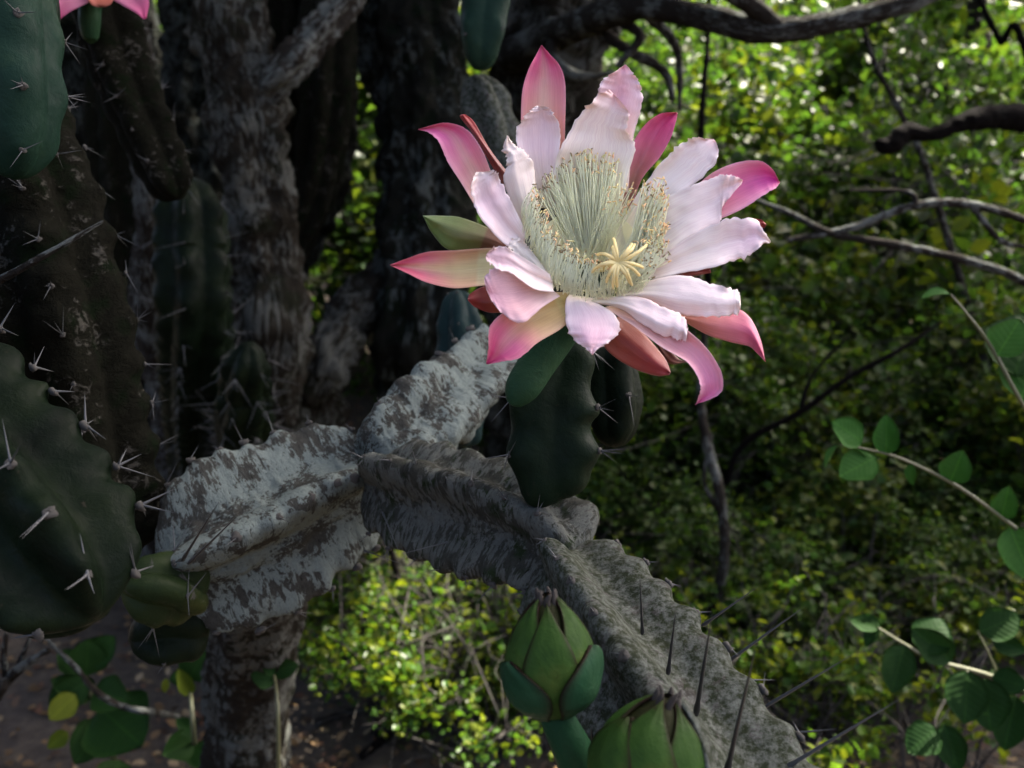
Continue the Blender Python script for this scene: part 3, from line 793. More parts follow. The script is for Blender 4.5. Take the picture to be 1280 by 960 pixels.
petal('sepal', [(720, 690, 740, 718, 8), (820, 690, 808, 757, 4), (878, 690, 868, 776, 1), (916, 715, 912, 786, -1), (942, 770, 932, 803, -2), (953, 822, 954, 825, -3)],
      [(0, (0.55, 0.42, 0.24)), (0.35, (0.70, 0.40, 0.36)), (0.7, (0.66, 0.22, 0.30)), (1, (0.46, 0.06, 0.13))], cup=4, edge=(0.70, 0.34, 0.38), edgew=0.4, seed=10)
petal('sepal', [(600, 695, 556, 740, 8), (612, 718, 549, 782, 6), (648, 752, 580, 815, 4), (684, 792, 630, 844, 3), (706, 822, 682, 860, 2), (717, 851, 714, 857, 2)],
      [(0, (0.28, 0.16, 0.05)), (0.4, (0.30, 0.10, 0.035)), (0.75, (0.34, 0.07, 0.045)), (1, (0.24, 0.02, 0.03))], cup=4, edge=(0.42, 0.14, 0.09), edgew=0.4, seed=11)
petal('sepal', [(610, 676, 550, 688, 2), (680, 700, 625, 735, -4), (757, 745, 692, 786, -8), (806, 790, 757, 825, -11), (842, 850, 786, 865, -12), (845, 895, 792, 893, -11), (815, 918, 785, 915, -9), (777, 931, 779, 933, -8)],
      [(0, (0.60, 0.50, 0.30)), (0.3, (0.74, 0.48, 0.38)), (0.6, (0.80, 0.44, 0.52)), (0.85, (0.78, 0.32, 0.50)), (1, (0.60, 0.10, 0.26))], cup=-4, edge=(0.84, 0.62, 0.62), edgew=0.5, ruffle=0.8, serr=0.7, seed=12)
petal('sepal', [(680, 598, 690, 618, 12), (755, 596, 765, 612, 9), (815, 590, 818, 602, 8)], [(0, OLV), (1, RUST)], cup=2, seed=13)
petal('sepal', [(880, 470, 880, 510, 18), (935, 467, 940, 494, 17), (955, 478, 956, 483, 17)], [(0, RUST), (1, (0.30, 0.03, 0.03))], cup=3, seed=14)
petal('sepal', [(640, 700, 655, 720, 14), (700, 770, 690, 800, 12), (735, 815, 715, 830, 10), (757, 822, 756, 826, 9)], [(0, OLV), (1, (0.18, 0.11, 0.04))], cup=3, seed=15)

# inner ruffled petals
inner = [(0, CREAM), (0.25, WHITE), (0.7, WHITE), (1, PINKW)]
ip = dict(ruffle=1.4, serr=2.4)
petal('petal', [(375, 440, 445, 440, 14), (346, 320, 434, 350, 12), (329, 258, 440, 258, 11), (346, 215, 427, 206, 10), (366, 192, 407, 188, 9), (381, 184, 387, 184, 9)],
      [(0, CREAM), (0.3, (0.82, 0.62, 0.66)), (0.7, (0.83, 0.64, 0.69)), (1, WHITE)], cup=-3, seed=21, edge=WHITE, edgew=0.7, **ip)
petal('petal', [(500, 400, 610, 400, 19), (526, 250, 622, 270, 16), (530, 170, 642, 195, 14), (543, 128, 645, 150, 12), (566, 106, 630, 112, 11), (602, 82, 605, 82, 10)],
      [(0, CREAM), (0.4, (0.82, 0.58, 0.64)), (0.8, (0.82, 0.54, 0.62)), (1, (0.76, 0.34, 0.46))], cup=-3, edge=(0.83, 0.70, 0.72), edgew=0.6, mid=(0.80, 0.44, 0.55), midw=0.5, seed=22, **ip)
petal('petal', [(462, 570, 555, 575, 17), (436, 470, 585, 480, 14), (426, 350, 606, 372, 13), (444, 285, 628, 290, 10), (484, 215, 606, 245, 8), (515, 178, 612, 212, 6), (541, 152, 606, 192, 6), (562, 143, 580, 160, 6)],
      [(0, (0.90, 0.92, 0.68)), (0.25, (0.92, 0.90, 0.74)), (0.42, (0.92, 0.82, 0.76)), (0.7, (0.92, 0.77, 0.75)), (1, PINKW)], cup=-4, seed=23, **ip)
petal('petal', [(348, 520, 390, 490, 5), (321, 440, 380, 385, 3), (299, 370, 372, 330, 1), (308, 325, 352, 296, 0), (298, 290, 331, 283, 0), (307, 259, 310, 259, -1)],
      [(0, CREAM), (0.3, WHITE), (1, WHITE)], cup=3, seed=24, **ip)
petal('petal', [(350, 552, 355, 500, 2), (302, 530, 337, 462, 0), (254, 480, 312, 412, -3), (221, 425, 287, 362, -5), (222, 375, 272, 347, -6), (232, 350, 252, 350, -6)],
      [(0, WHITE), (0.5, (0.83, 0.62, 0.71)), (1, WHITE)], cup=-2, edge=WHITE, edgew=0.6, seed=25, **ip)
petal('petal', [(555, 575, 615, 590, 16), (585, 495, 645, 520, 13), (632, 408, 700, 445, 11), (688, 332, 745, 402, 8), (735, 290, 803, 362, 6), (770, 270, 828, 320, 5), (800, 266, 832, 288, 5), (824, 268, 829, 273, 5)],
      [(0, (0.88, 0.92, 0.72)), (0.35, (0.88, 0.83, 0.80)), (0.75, (0.90, 0.78, 0.80)), (1, PINKW)], cup=-2, seed=26, **ip)
petal('petal', [(640, 450, 655, 575, 9), (700, 415, 698, 560, 6), (760, 388, 765, 512, 4), (820, 365, 836, 480, 3), (855, 357, 845, 440, 2), (880, 362, 864, 413, 2), (897, 370, 894, 380, 2)],
      [(0, (0.72, 0.74, 0.66)), (0.35, (0.90, 0.80, 0.80)), (0.8, (0.88, 0.68, 0.73)), (1, PINKW)], cup=-2, seed=27, **ip)
petal('petal', [(640, 580, 640, 620, 6), (690, 560, 682, 616, 3), (752, 520, 742, 603, 0), (820, 482, 812, 592, -3), (880, 462, 880, 572, -4), (930, 472, 925, 550, -4), (955, 505, 946, 530, -4), (967, 525, 964, 528, -4)],
      [(0, WHITE), (0.4, WHITE), (0.7, (0.82, 0.60, 0.70)), (1, WHITE)], cup=-2, edge=WHITE, edgew=0.6, seed=28, **ip)
petal('petal', [(440, 660, 395, 622, -5), (396, 688, 335, 606, -11), (346, 727, 282, 588, -15), (300, 708, 257, 606, -16), (271, 675, 252, 625, -16), (257, 645, 253, 632, -16)],
      [(0, (0.72, 0.55, 0.45)), (0.3, (0.80, 0.46, 0.48)), (0.7, (0.82, 0.46, 0.56)), (1, PINKW)], cup=-2, edge=(0.84, 0.62, 0.64), edgew=0.6, seed=29, **ip)
petal('petal', [(425, 650, 415, 606, -9), (375, 642, 350, 565, -13), (322, 606, 312, 543, -16), (276, 588, 284, 536, -18), (256, 571, 266, 543, -18), (256, 556, 259, 552, -18)],
      [(0, WHITE), (0.5, (0.82, 0.58, 0.66)), (1, PINKW)], cup=-2, seed=30, edge=WHITE, edgew=0.6, **ip)
petal('petal', [(425, 642, 418, 612, -8), (368, 598, 378, 560, -5), (315, 545, 345, 525, -2), (304, 528, 325, 510, 0)],
      [(0, CREAM), (1, WHITE)], cup=-1, seed=31, **ip)
petal('petal', [(580, 650, 580, 664, 0), (660, 622, 665, 676, -4), (740, 608, 740, 706, -7), (810, 625, 810, 712, -9), (860, 638, 860, 713, -10), (886, 652, 882, 710, -10), (892, 682, 889, 700, -10)],
      [(0, CREAM), (0.3, (0.92, 0.81, 0.82)), (0.75, (0.91, 0.79, 0.82)), (1, WHITE)], cup=2.5, seed=32, **ip)
petal('petal', [(535, 662, 510, 676, -3), (590, 660, 590, 692, -6), (650, 665, 640, 727, -9), (712, 693, 690, 760, -12), (750, 712, 736, 773, -13), (759, 740, 752, 773, -13), (757, 762, 755, 770, -13)],
      [(0, CREAM), (0.3, (0.91, 0.77, 0.79)), (0.8, (0.90, 0.75, 0.79)), (1, WHITE)], cup=2.5, seed=33, **ip)
petal('petal', [(462, 655, 525, 665, -2), (454, 672, 538, 680, -5), (453, 705, 576, 705, -8), (460, 742, 590, 746, -11), (478, 772, 566, 772, -12), (505, 792, 536, 790, -12), (519, 807, 523, 807, -12)],
      [(0, CREAM), (0.25, (0.90, 0.72, 0.77)), (0.6, (0.87, 0.56, 0.68)), (1, PINKW)], cup=2, edge=WHITE, edgew=0.7, seed=34, **ip)

# throat funnel and floral tube
def ring_px(cx, cy, rx, ry, mm, n=28):
    return [tuple(FP(cx + rx * math.cos(q), cy + ry * math.sin(q), mm)) for q in np.linspace(0, 2 * np.pi, n, endpoint=False)]
V = []
rings = [(510, 545, 132, 104, 9), (508, 562, 112, 84, 13), (508, 585, 82, 60, 18), (505, 595, 60, 48, 23), (500, 600, 20, 16, 25)]
for r in rings: V += ring_px(*r)
F = [tuple(f) for f in gridfaces(len(rings), 28, True)] + [tuple(range(len(V) - 28, len(V)))]
th = mobj('throat', V, F, m_plain('throat_skin', (0.90, 0.90, 0.66), 0.5, 0.3, 0.05), flower)
C = catmull([tuple(FP(508, 575, 22)) + (0.0165,), tuple(FP(490, 640, 46)) + (0.0135,), tuple(FP(440, 740, 56)) + (0.0105,), tuple(FP(390, 820, 54)) + (0.0092,), tuple(FP(346, 888, 50)) + (0.0085,), tuple(FP(325, 925, 49)) + (0.0045,), tuple(FP(320, 934, 49)) + (0.0004,)], 60)
V, F = tube(C[:, :3], C[:, 3], 28)
mobj('floral_tube', V, F, MAT['tube'], flower)

# stamens: thin filaments with anthers, too many to count
def stamens():
    rs = np.random.default_rng(11)
    fil, ants, acol = [], [], []
    def curve_at(ctrl, u):
        A = catmull(ctrl, 41)
        return A[int(np.clip(u, 0, 1) * 40)]
    def add(p0, p1, bow, dark, big=False, seg=7, r=0.00019):
        p0, p1 = np.array(p0, float), np.array(p1, float)
        q = []
        for u in np.linspace(0, 1, seg):
            p = p0 * (1 - u) + p1 * u
            p[:2] += np.array(bow[:2]) * math.sin(math.pi * u)
            p[2] += bow[2] * math.sin(math.pi * u)
            q.append(tuple(FP(*p)))
        q = np.array(q)
        fil.append(tube(q, r, 4, cap=False))
        d = Vector(q[-1] - q[-2]).normalized() + Vector(rs.normal(0, 0.8, 3))
        d.normalize()
        ln = rs.uniform(0.0009, 0.0013) if big else rs.uniform(0.0004, 0.0007)
        rr = rs.uniform(0.00026, 0.0004) if big else rs.uniform(0.00020, 0.00028)
        e = np.array([q[-1] - np.array(d) * ln * k for k in (-1, -0.6, 0.6, 1)])
        Va, Fa = tube(e, [rr * 0.3, rr, rr, rr * 0.3], 5, ref=(0.2, 0.1, 0.97))
        ants.append((Va, Fa))
        c = (0.26, 0.19, 0.09) if dark else (0.80 * rs.uniform(0.8, 1.15), 0.60 * rs.uniform(0.85, 1.1), 0.30)
        acol.extend([c] * len(Va))
    # back fan lying against the upper petals
    for _ in range(170):
        u = rs.uniform(0, 1)
        x1 = 385 + 205 * u + rs.normal(0, 6)
        y1 = 372 - 55 * math.sin(u * 2.6) + rs.uniform(-12, 48) - 18 * u
        add((470 + 75 * u + rs.normal(0, 8), 535 + rs.normal(0, 10), 13), (x1, y1, 9 + rs.uniform(-4, 2)), (rs.normal(0, 6), rs.normal(0, 6), -3), u < 0.55 and rs.random() < 0.55 or rs.random() < 0.15, rs.random() < 0.6)
    # left and front wall, filaments standing side by side
    cs = [(352, 470, 2), (372, 545, 0), (412, 622, -3), (470, 655, -5), (540, 664, -6), (610, 652, -5)]
    ce = [(372, 392, -2), (392, 455, -6), (432, 520, -9), (490, 560, -11), (545, 578, -12), (620, 590, -11)]
    for _ in range(330):
        u = rs.uniform(0, 1)
        a = curve_at(cs, u); b = curve_at(ce, u)
        k = rs.uniform(0.62, 1.04)
        e = a + (b - a) * k
        add((a[0] + rs.normal(0, 5), a[1] + rs.normal(0, 4), a[2]), (e[0] + rs.normal(0, 9), e[1] + rs.normal(0, 9), e[2]), (rs.normal(-4, 4), rs.normal(0, 3), -2.5), (k < 0.9) or rs.random() < 0.25, k > 0.9)
    # right bundle
    for _ in range(210):
        u = rs.uniform(0, 1)
        add((585 + 55 * u + rs.normal(0, 6), 605 + rs.normal(0, 12), 6), (640 + 70 * rs.random() + 5 * u, 375 + 175 * u + rs.normal(0, 14), -3 + rs.normal(0, 2)), (rs.normal(8, 6), rs.normal(0, 6), -3), rs.random() < 0.12, True)
    for _ in range(70):
        add((610 + rs.normal(0, 18), 640 + rs.normal(0, 8), -4), (670 + rs.normal(0, 16), 555 + rs.normal(0, 26), -9), (rs.normal(4, 4), rs.normal(0, 4), -2), rs.random() < 0.6, rs.random() < 0.4)
    # sparse ones across the dark gap
    for _ in range(34):
        u = rs.uniform(0, 1)
        add((505 + 60 * u, 560 + rs.normal(0, 12), 14), (560 + 70 * u + rs.normal(0, 10), 400 + rs.uniform(-20, 60), 0), (rs.normal(0, 5), rs.normal(0, 5), -3), False, True)
    V, F = join(fil)
    o = mobj('filaments', V, F, MAT['filament'], flower)
    tag(o, kind='stuff')
    V, F = join(ants)
    o = mobj('anthers', V, F, MAT['anther'], flower, col=np.array(acol))
    tag(o, kind='stuff')
stamens()

# style and star of stigma lobes
sp = np.array([tuple(FP(*q)) for q in [(515, 590, 23), (540, 592, 10), (566, 585, -6), (584, 578, -15)]])
V, F = tube(catmull(sp, 20), 0.0016, 12)
style = mobj('style', V, F, MAT['stigma'], flower)
rs = np.random.default_rng(5)
lobes = [(-175, 58, 0.2), (-200, 62, 0.35), (-222, 66, 0.5), (-245, 70, 0.5), (-268, 78, 0.35), (-300, 70, 0.25), (-322, 82, 0.2), (-340, 88, 0.2), (0, 70, 0.15), (-18, 62, 0.3), (-40, 58, 0.45), (-66, 50, 0.5), (-95, 44, 0.5), (-125, 48, 0.4), (-150, 54, 0.3)]
for ang, ln, bend in lobes:
    ang += rs.normal(0, 5); ln *= rs.uniform(0.85, 1.12); side = rs.normal(0, 0.16)
    a = math.radians(-ang)
    dx, dy = math.cos(a), math.sin(a)
    pts = []
    for u in (0, 0.3, 0.6, 0.85, 1.0):
        k = u * ln * 1.12
        px_, py_ = 585 + dx * k, 577 + dy * k * 0.92
        py_ += bend * ln * 0.85 * u ** 2.0
        px_ += -dx * ln * 0.18 * u ** 3 - dy * ln * side * u * u
        py_ += dx * ln * side * u * u
        pts.append(tuple(FP(px_ + rs.normal(0, 1), py_ + rs.normal(0, 1), -16 - 4 * math.sin(u * 2.6) + 5 * u ** 2)) + (0.00072 * (1.15 - 0.35 * u),))
    A = catmull(pts, 14)
    A[-1, 3] *= 0.45
    V, F = tube(A[:, :3], A[:, 3], 9)
    mobj('stigma_lobe', V, F, MAT['stigma'], style)

# ---- cropped flower at the top left
fl2 = thing('cactus_flower', 'small pink cactus flower with drooping petal tips over the very dark slanting stem', 'flower', P(118, 40, 0.74))
def FQ(cx, cy, mm):
    return P(cx, cy, 0.72 + mm / 1000.0)
def pq(name, rows, cols, seed, **k):
    petal(name, rows, cols, seed=seed, parent=fl2, FPf=FQ, NR=24, NS=9, **k)
pk = [(0, SALM), (0.5, (0.78, 0.40, 0.46)), (1, (0.66, 0.14, 0.28))]
pq('sepal', [(105, -40, 125, -20, 0), (88, -28, 118, -2, -5), (70, -8, 92, 12, -10), (67, 10, 80, 20, -12), (70, 25, 72, 26, -12)], pk, 51)
pq('sepal', [(128, -22, 150, -40, 0), (135, -5, 165, -25, -5), (152, 6, 178, -12, -10), (170, 16, 186, 2, -12), (180, 24, 183, 23, -12)], pk, 52)
pq('petal', [(105, -40, 145, -40, 0), (102, -18, 146, -18, -8), (112, 3, 140, 3, -12), (122, 9, 130, 9, -12)], [(0, SALM), (0.6, (0.60, 0.16, 0.10)), (1, RUST)], 53)
for i, a in enumerate((200, 235, 270, 305, 340)):
    c_, s_ = math.cos(math.radians(a)), math.sin(math.radians(a))
    pq('petal', [(125 - 10 * s_, -30 + 10 * c_, 125 + 10 * s_, -30 - 10 * c_, 2), (125 + 40 * c_ - 20 * s_, -30 + 40 * s_ + 20 * c_, 125 + 40 * c_ + 20 * s_, -30 + 40 * s_ - 20 * c_, -6),
                 (125 + 80 * c_, -30 + 80 * s_, 125 + 82 * c_, -30 + 80 * s_, -12)], inner, 60 + i)
C = catmull([tuple(P(122, -30, 0.72)) + (0.014,), tuple(P(114, 0, 0.735)) + (0.009,), tuple(P(112, 28, 0.74)) + (0.0085,), tuple(P(113, 48, 0.745)) + (0.006,), tuple(P(113, 52, 0.745)) + (0.0005,)], 30)
V, F = tube(C[:, :3], C[:, 3], 16)
mobj('floral_tube', V, F, MAT['tube'], fl2)

# ------------------------------------------------------------------ buds
def bud(label, top_px, bot_px, d, halfw, stalk, seed, scales):
    top, bot = P(*top_px, d), P(*bot_px, d)
    ax = (top - bot)
    H = ax.length
    ax.normalize()
    n0 = (-FW - ax * (-FW).dot(ax)).normalized()
    b0 = ax.cross(n0)
    R = halfw * d / FPX
    root = thing('flower_bud', label, 'flower bud', P(*stalk[-1][:3]))
    def surf(v, az, off=0.0):
        # egg profile: widest at 0.38, narrow neck at the bottom, blunt tip
        r = R * max(0.0, math.sin(math.pi * min(1, (0.10 + 0.90 * v ** 0.92))) ** 0.72) * (1.0 if v > 0.05 else 0.95)
        return bot + ax * (v * H) + (n0 * math.cos(az) + b0 * math.sin(az)) * (r + off)
    nv, na = 30, 32
    V = [tuple(surf(v, 2 * math.pi * j / na, -0.0012)) for v in np.linspace(0, 1, nv) for j in range(na)]
    F = [tuple(f) for f in gridfaces(nv, na, True)] + [tuple(range(na))[::-1]]
    mobj('bud_core', V, F, MAT['bud'], root, origin=bot, col=np.ones((len(V), 3)) * 0.8)
    rs = random.Random(seed)
    for (az, hw, v0, v1, off, mat) in scales:
        NR, NS = 26, 15
        G = []
        for i in range(NR):
            u = i / (NR - 1)
            v = v0 + (v1 - v0) * u
            shape = (math.sin(math.pi * min(1, 0.22 + 0.78 * u)) ** 0.65) if u < 0.999 else 0.03
            for j in range(NS):
                s = -1 + 2 * j / (NS - 1)
                a = math.radians(az + hw * shape * s)
                lift = off + 0.0006 * (1 - s * s) + 0.0007 * noise.noise(Vector((u * 3, s * 2, az * 0.1 + seed))) + (0.0004 if abs(s) > 0.9 else 0) + 0.0002 * math.sin(6 * u + 3 * s + seed)
                lift *= 0.35 + 0.65 * min(1, u * 4)
                G.append(np.array(surf(min(v, 0.995), a, lift)))
        G = np.array(G)
        cen = np.array([tuple(bot + ax * ((v0 + (v1 - v0) * (i // NS) / (NR - 1)) * H)) for i in range(NR * NS)])
        inn = G + (cen - G) / (np.linalg.norm(cen - G, axis=1)[:, None] + 1e-9) * 0.0016
        V = np.vstack([G, inn])
        n = NR * NS
        F = [tuple(f) for f in gridfaces(NR, NS)] + [tuple(q + n for q in f[::-1]) for f in gridfaces(NR, NS)]
        rim = [i * NS for i in range(NR)] + [(NR - 1) * NS + j for j in range(1, NS)] + [i * NS + NS - 1 for i in range(NR - 2, -1, -1)] + list(range(NS - 2, 0, -1))
        F += [(rim[q], rim[(q + 1) % len(rim)], rim[(q + 1) % len(rim)] + n, rim[q] + n) for q in range(len(rim))]
        ew = np.array([max(0, (abs(-1 + 2 * (q % NS) / (NS - 1)) - 0.72) / 0.28) ** 1.5 * 0.9 + max(0, ((q // NS) / (NR - 1) - 0.86) / 0.14) * (0.7 if mat == 'bud' else 0.2) for q in range(n)])
        ew = np.clip(np.concatenate([ew, ew]), 0, 1)[:, None] * np.ones((1, 3))
        mobj('bud_scale', V, F, MAT[mat], root, col=ew)
    # withered dark tip
    V, F = [], []
    parts = []
    for k in range(7):
        a = 2 * math.pi * k / 7
        p0 = surf(0.95, a, -0.0005)
        p1 = p0 + ax * rs.uniform(0.002, 0.0045) + (n0 * math.cos(a + 1) + b0 * math.sin(a + 1)) * rs.uniform(0.0, 0.002)
        parts.append(tube(catmull([tuple(p0 - ax * 0.003), tuple(p0), tuple(p1)], 6), [0.0014, 0.0015, 0.0014, 0.0012, 0.0009, 0.0004], 7))
    V, F = join(parts)
    mobj('withered_tip', V, F, MAT['budtip'], root)
    A = catmull([tuple(P(*q[:3])) + (q[3] * q[2] / FPX,) for q in stalk], 30)
    V, F = tube(A[:, :3], A[:, 3], 24)
    mobj('stalk', V, F, MAT['budbase'], root, col=np.zeros((len(V), 3)))
    return root
bud('slender upright green cactus bud with dark withered tip on a curved stalk', (683, 741), (692, 893), 0.325, 53,
    [(691, 880, 0.325, 20), (700, 905, 0.326, 22), (716, 938, 0.33, 25), (738, 985, 0.345, 30), (765, 1025, 0.36, 34)], 1,
    [(180, 60, 0.06, 1.0, 0.0002, 'bud'), (120, 50, 0.05, 0.99, 0.0006, 'bud'), (-120, 50, 0.05, 0.99, 0.0006, 'bud'),
     (-52, 48, 0.10, 0.99, 0.0008, 'bud'), (58, 46, 0.10, 0.98, 0.0010, 'bud'), (-2, 36, 0.02, 0.94, 0.0014, 'bud'),
     (-58, 56, 0.0, 0.52, 0.0030, 'budbase'), (64, 58, 0.0, 0.60, 0.0032, 'budbase'), (180, 50, 0.0, 0.5, 0.0022, 'budbase')])
bud('plump round green cactus bud with cracked brown-edged scales below the black spines', (836, 868), (800, 1020), 0.300, 70,
    [(803, 1005, 0.300, 26), (800, 1030, 0.305, 28), (806, 1060, 0.32, 30), (830, 1090, 0.34, 32)], 2,
    [(180, 60, 0.06, 1.0, 0.0002, 'bud'), (110, 55, 0.05, 1.0, 0.0006, 'bud'), (-115, 50, 0.05, 0.99, 0.0008, 'bud'),
     (30, 40, 0.03, 0.97, 0.0008, 'bud'), (-30, 46, 0.02, 0.98, 0.0016, 'bud'), (75, 30, 0.05, 0.99, 0.0020, 'dusty'),
     (-65, 40, 0.0, 0.80, 0.0022, 'bud')])

# ------------------------------------------------------------------ leafy twigs with leaves one can pick out
def leaf_mesh(name, mat, wid=0.36, fold=0.12, tipc=1.0):
    NR, NS = 11, 7
    V = []
    for i in range(NR):
        u = i / (NR - 1)
        ww = wid * (math.sin(math.pi * min(1, u ** 0.85)) ** 0.7) if 0 < u < 1 else 0.006
        for j in range(NS):
            s = -1 + 2 * j / (NS - 1)
            wv = 1 + 0.04 * math.sin(13 * u + 5 * s)
            V.append((s * ww * wv, u, fold * abs(s) * ww / wid - 0.16 * u * u * tipc + 0.012 * math.sin(9 * u + 4 * s)))
    V = np.array(V)
    W = V - np.array([0, 0, 0.008])
    n = len(V)
    F = [tuple(f) for f in gridfaces(NR, NS)] + [tuple(q + n for q in f[::-1]) for f in gridfaces(NR, NS)]
    rim = [i * NS for i in range(NR)] + [(NR - 1) * NS + j for j in range(1, NS)] + [i * NS + NS - 1 for i in range(NR - 2, -1, -1)] + list(range(NS - 2, 0, -1))
    F += [(rim[q], rim[q] + n, rim[(q + 1) % len(rim)] + n, rim[(q + 1) % len(rim)]) for q in range(len(rim))]
    return mkmesh(name, np.vstack([V, W]), F, mat)
LEAF = {k: [leaf_mesh('leaf', MAT[k], w_, f_) for w_, f_ in ((0.36, 0.10), (0.42, 0.06), (0.33, 0.16))] for k in ('leafbig', 'leafdark', 'leafyellow')}

def leaf(parent, base, tip, tilt=0.0, roll=0.0, kind='leafbig', v=None, wide=1.0):
    """leaf from base to tip (world), its face turned towards the camera then rolled"""
    base, tip = Vector(base), Vector(tip)
    y = (tip - base)
    L = y.length * (0.86 if kind == 'leafdark' else 0.95) * random.uniform(0.85, 1.1)
    y.normalize()
    z = (CAM - base).normalized()
    z = (z + Vector((0, 0, 1)) * tilt)
    z = (z - y * z.dot(y)).normalized()
    z = Quaternion(y, roll) @ z
    x = y.cross(z)
    mt = Matrix((x, y, z)).transposed()
    o = bpy.data.objects.new('leaf', LEAF[kind][random.randrange(3) if v is None else v])
    reg(o, parent, base)
    o.rotation_mode = 'QUATERNION'
    o.rotation_quaternion = mt.to_quaternion()
    o.scale = (L * wide, L, L)
    return o

def twig_thing(label, path, r0, r1, leaves, name='leafy_twig', cat='twig', mat='twig', kind='leafbig', extra=()):
    pts = [P(*q) if len(q) == 3 and not isinstance(q, Vector) else q for q in path]
    root = thing(name, label, cat, pts[0])
    C = catmull([tuple(p) for p in pts], 14 * len(pts))
    V, F = tube(C, np.linspace(r0, r1, len(C)), 8)
    mobj('stem', V, F, MAT[mat], root, origin=pts[0])
    for e in extra:
        ep = catmull([tuple(P(*q)) for q in e[0]], 20)
        V, F = tube(ep, np.linspace(e[1], e[2], 20), 7)
        mobj('side_stem', V, F, MAT[mat], root)
    for l in leaves:
        k = dict(kind=kind)
        if len(l) > 2: k.update(l[2])
        leaf(root, P(*l[0]), P(*l[1]), **k)
    return root

gA = ground_at(1560, 760)
twig_thing('thin arching twig with small round green leaves at the edge of the thicket', [gA, P(1420, 740, 0.95), P(1330, 705, 0.88), (1280, 668, 0.82), (1200, 610, 0.81), (1130, 575, 0.80), (1085, 562, 0.80), (1050, 556, 0.80)], 0.003, 0.0007,
           [((1078, 553, 0.80), (1040, 522, 0.79), dict(roll=0.5)), ((1108, 568, 0.80), (1108, 519, 0.79), dict(wide=0.95)), ((1095, 572, 0.80), (1052, 592, 0.79), dict(roll=0.3)),
            ((1048, 557, 0.80), (1028, 582, 0.80), dict(roll=1.1, wide=0.7)), ((1188, 602, 0.81), (1206, 558, 0.79), dict(wide=1.3)), ((1252, 648, 0.82), (1262, 604, 0.80), {}),
            ((1140, 580, 0.80), (1138, 606, 0.80), dict(roll=0.8)), ((1262, 658, 0.82), (1290, 725, 0.80), {}), ((1300, 685, 0.84), (1345, 640, 0.84), {}), ((1320, 700, 0.86), (1300, 760, 0.86), {}),
            ((1068, 560, 0.80), (1086, 588, 0.82), dict(roll=0.9, wide=0.7))])
twig_thing('upright pale green shoot with one drooping tip leaf', [ground_at(1620, 720), P(1480, 660, 0.95), (1330, 580, 0.85), (1280, 508, 0.80), (1238, 432, 0.79), (1205, 388, 0.78), (1188, 368, 0.78)], 0.003, 0.0008,
           [((1188, 368, 0.78), (1148, 367, 0.775), dict(roll=1.15, wide=0.8)), ((1246, 445, 0.79), (1282, 388, 0.775), dict(wide=1.25)), ((1275, 500, 0.80), (1310, 420, 0.82), {}), ((1268, 470, 0.8), (1300, 372, 0.83), dict(kind='leafdark'))])
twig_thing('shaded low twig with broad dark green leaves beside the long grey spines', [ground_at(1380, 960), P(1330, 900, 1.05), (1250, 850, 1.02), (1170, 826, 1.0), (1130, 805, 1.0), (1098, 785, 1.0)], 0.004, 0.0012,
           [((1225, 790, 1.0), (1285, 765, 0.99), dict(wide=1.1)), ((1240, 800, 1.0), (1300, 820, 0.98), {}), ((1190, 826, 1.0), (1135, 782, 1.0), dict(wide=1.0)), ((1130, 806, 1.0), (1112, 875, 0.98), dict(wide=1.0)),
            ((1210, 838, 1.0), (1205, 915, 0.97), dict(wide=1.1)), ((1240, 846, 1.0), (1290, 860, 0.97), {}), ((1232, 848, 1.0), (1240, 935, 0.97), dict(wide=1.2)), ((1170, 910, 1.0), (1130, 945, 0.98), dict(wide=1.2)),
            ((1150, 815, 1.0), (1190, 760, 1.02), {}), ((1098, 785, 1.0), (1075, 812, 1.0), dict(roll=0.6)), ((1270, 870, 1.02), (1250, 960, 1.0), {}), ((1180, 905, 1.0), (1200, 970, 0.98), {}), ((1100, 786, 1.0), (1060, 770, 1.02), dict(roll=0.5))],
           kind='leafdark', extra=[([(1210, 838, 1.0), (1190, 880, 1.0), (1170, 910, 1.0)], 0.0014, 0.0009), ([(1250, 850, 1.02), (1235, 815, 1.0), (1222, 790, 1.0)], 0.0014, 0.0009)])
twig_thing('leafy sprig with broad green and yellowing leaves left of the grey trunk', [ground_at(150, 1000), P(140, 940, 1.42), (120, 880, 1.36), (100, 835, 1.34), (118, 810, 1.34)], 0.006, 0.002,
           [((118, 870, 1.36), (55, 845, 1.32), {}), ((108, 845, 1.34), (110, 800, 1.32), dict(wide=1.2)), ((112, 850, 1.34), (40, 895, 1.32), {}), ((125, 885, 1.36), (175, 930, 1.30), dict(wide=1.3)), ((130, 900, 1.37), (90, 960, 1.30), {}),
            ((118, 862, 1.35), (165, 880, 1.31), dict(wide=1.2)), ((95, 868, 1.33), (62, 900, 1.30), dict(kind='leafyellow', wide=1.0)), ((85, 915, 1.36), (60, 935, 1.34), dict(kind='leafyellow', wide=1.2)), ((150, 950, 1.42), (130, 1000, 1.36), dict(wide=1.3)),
            ((140, 920, 1.4), (185, 890, 1.36), {}), ((100, 838, 1.34), (70, 810, 1.32), {}), ((128, 905, 1.38), (112, 950, 1.34), dict(wide=1.1)), ((105, 830, 1.34), (150, 790, 1.34), {})], kind='leafdark')
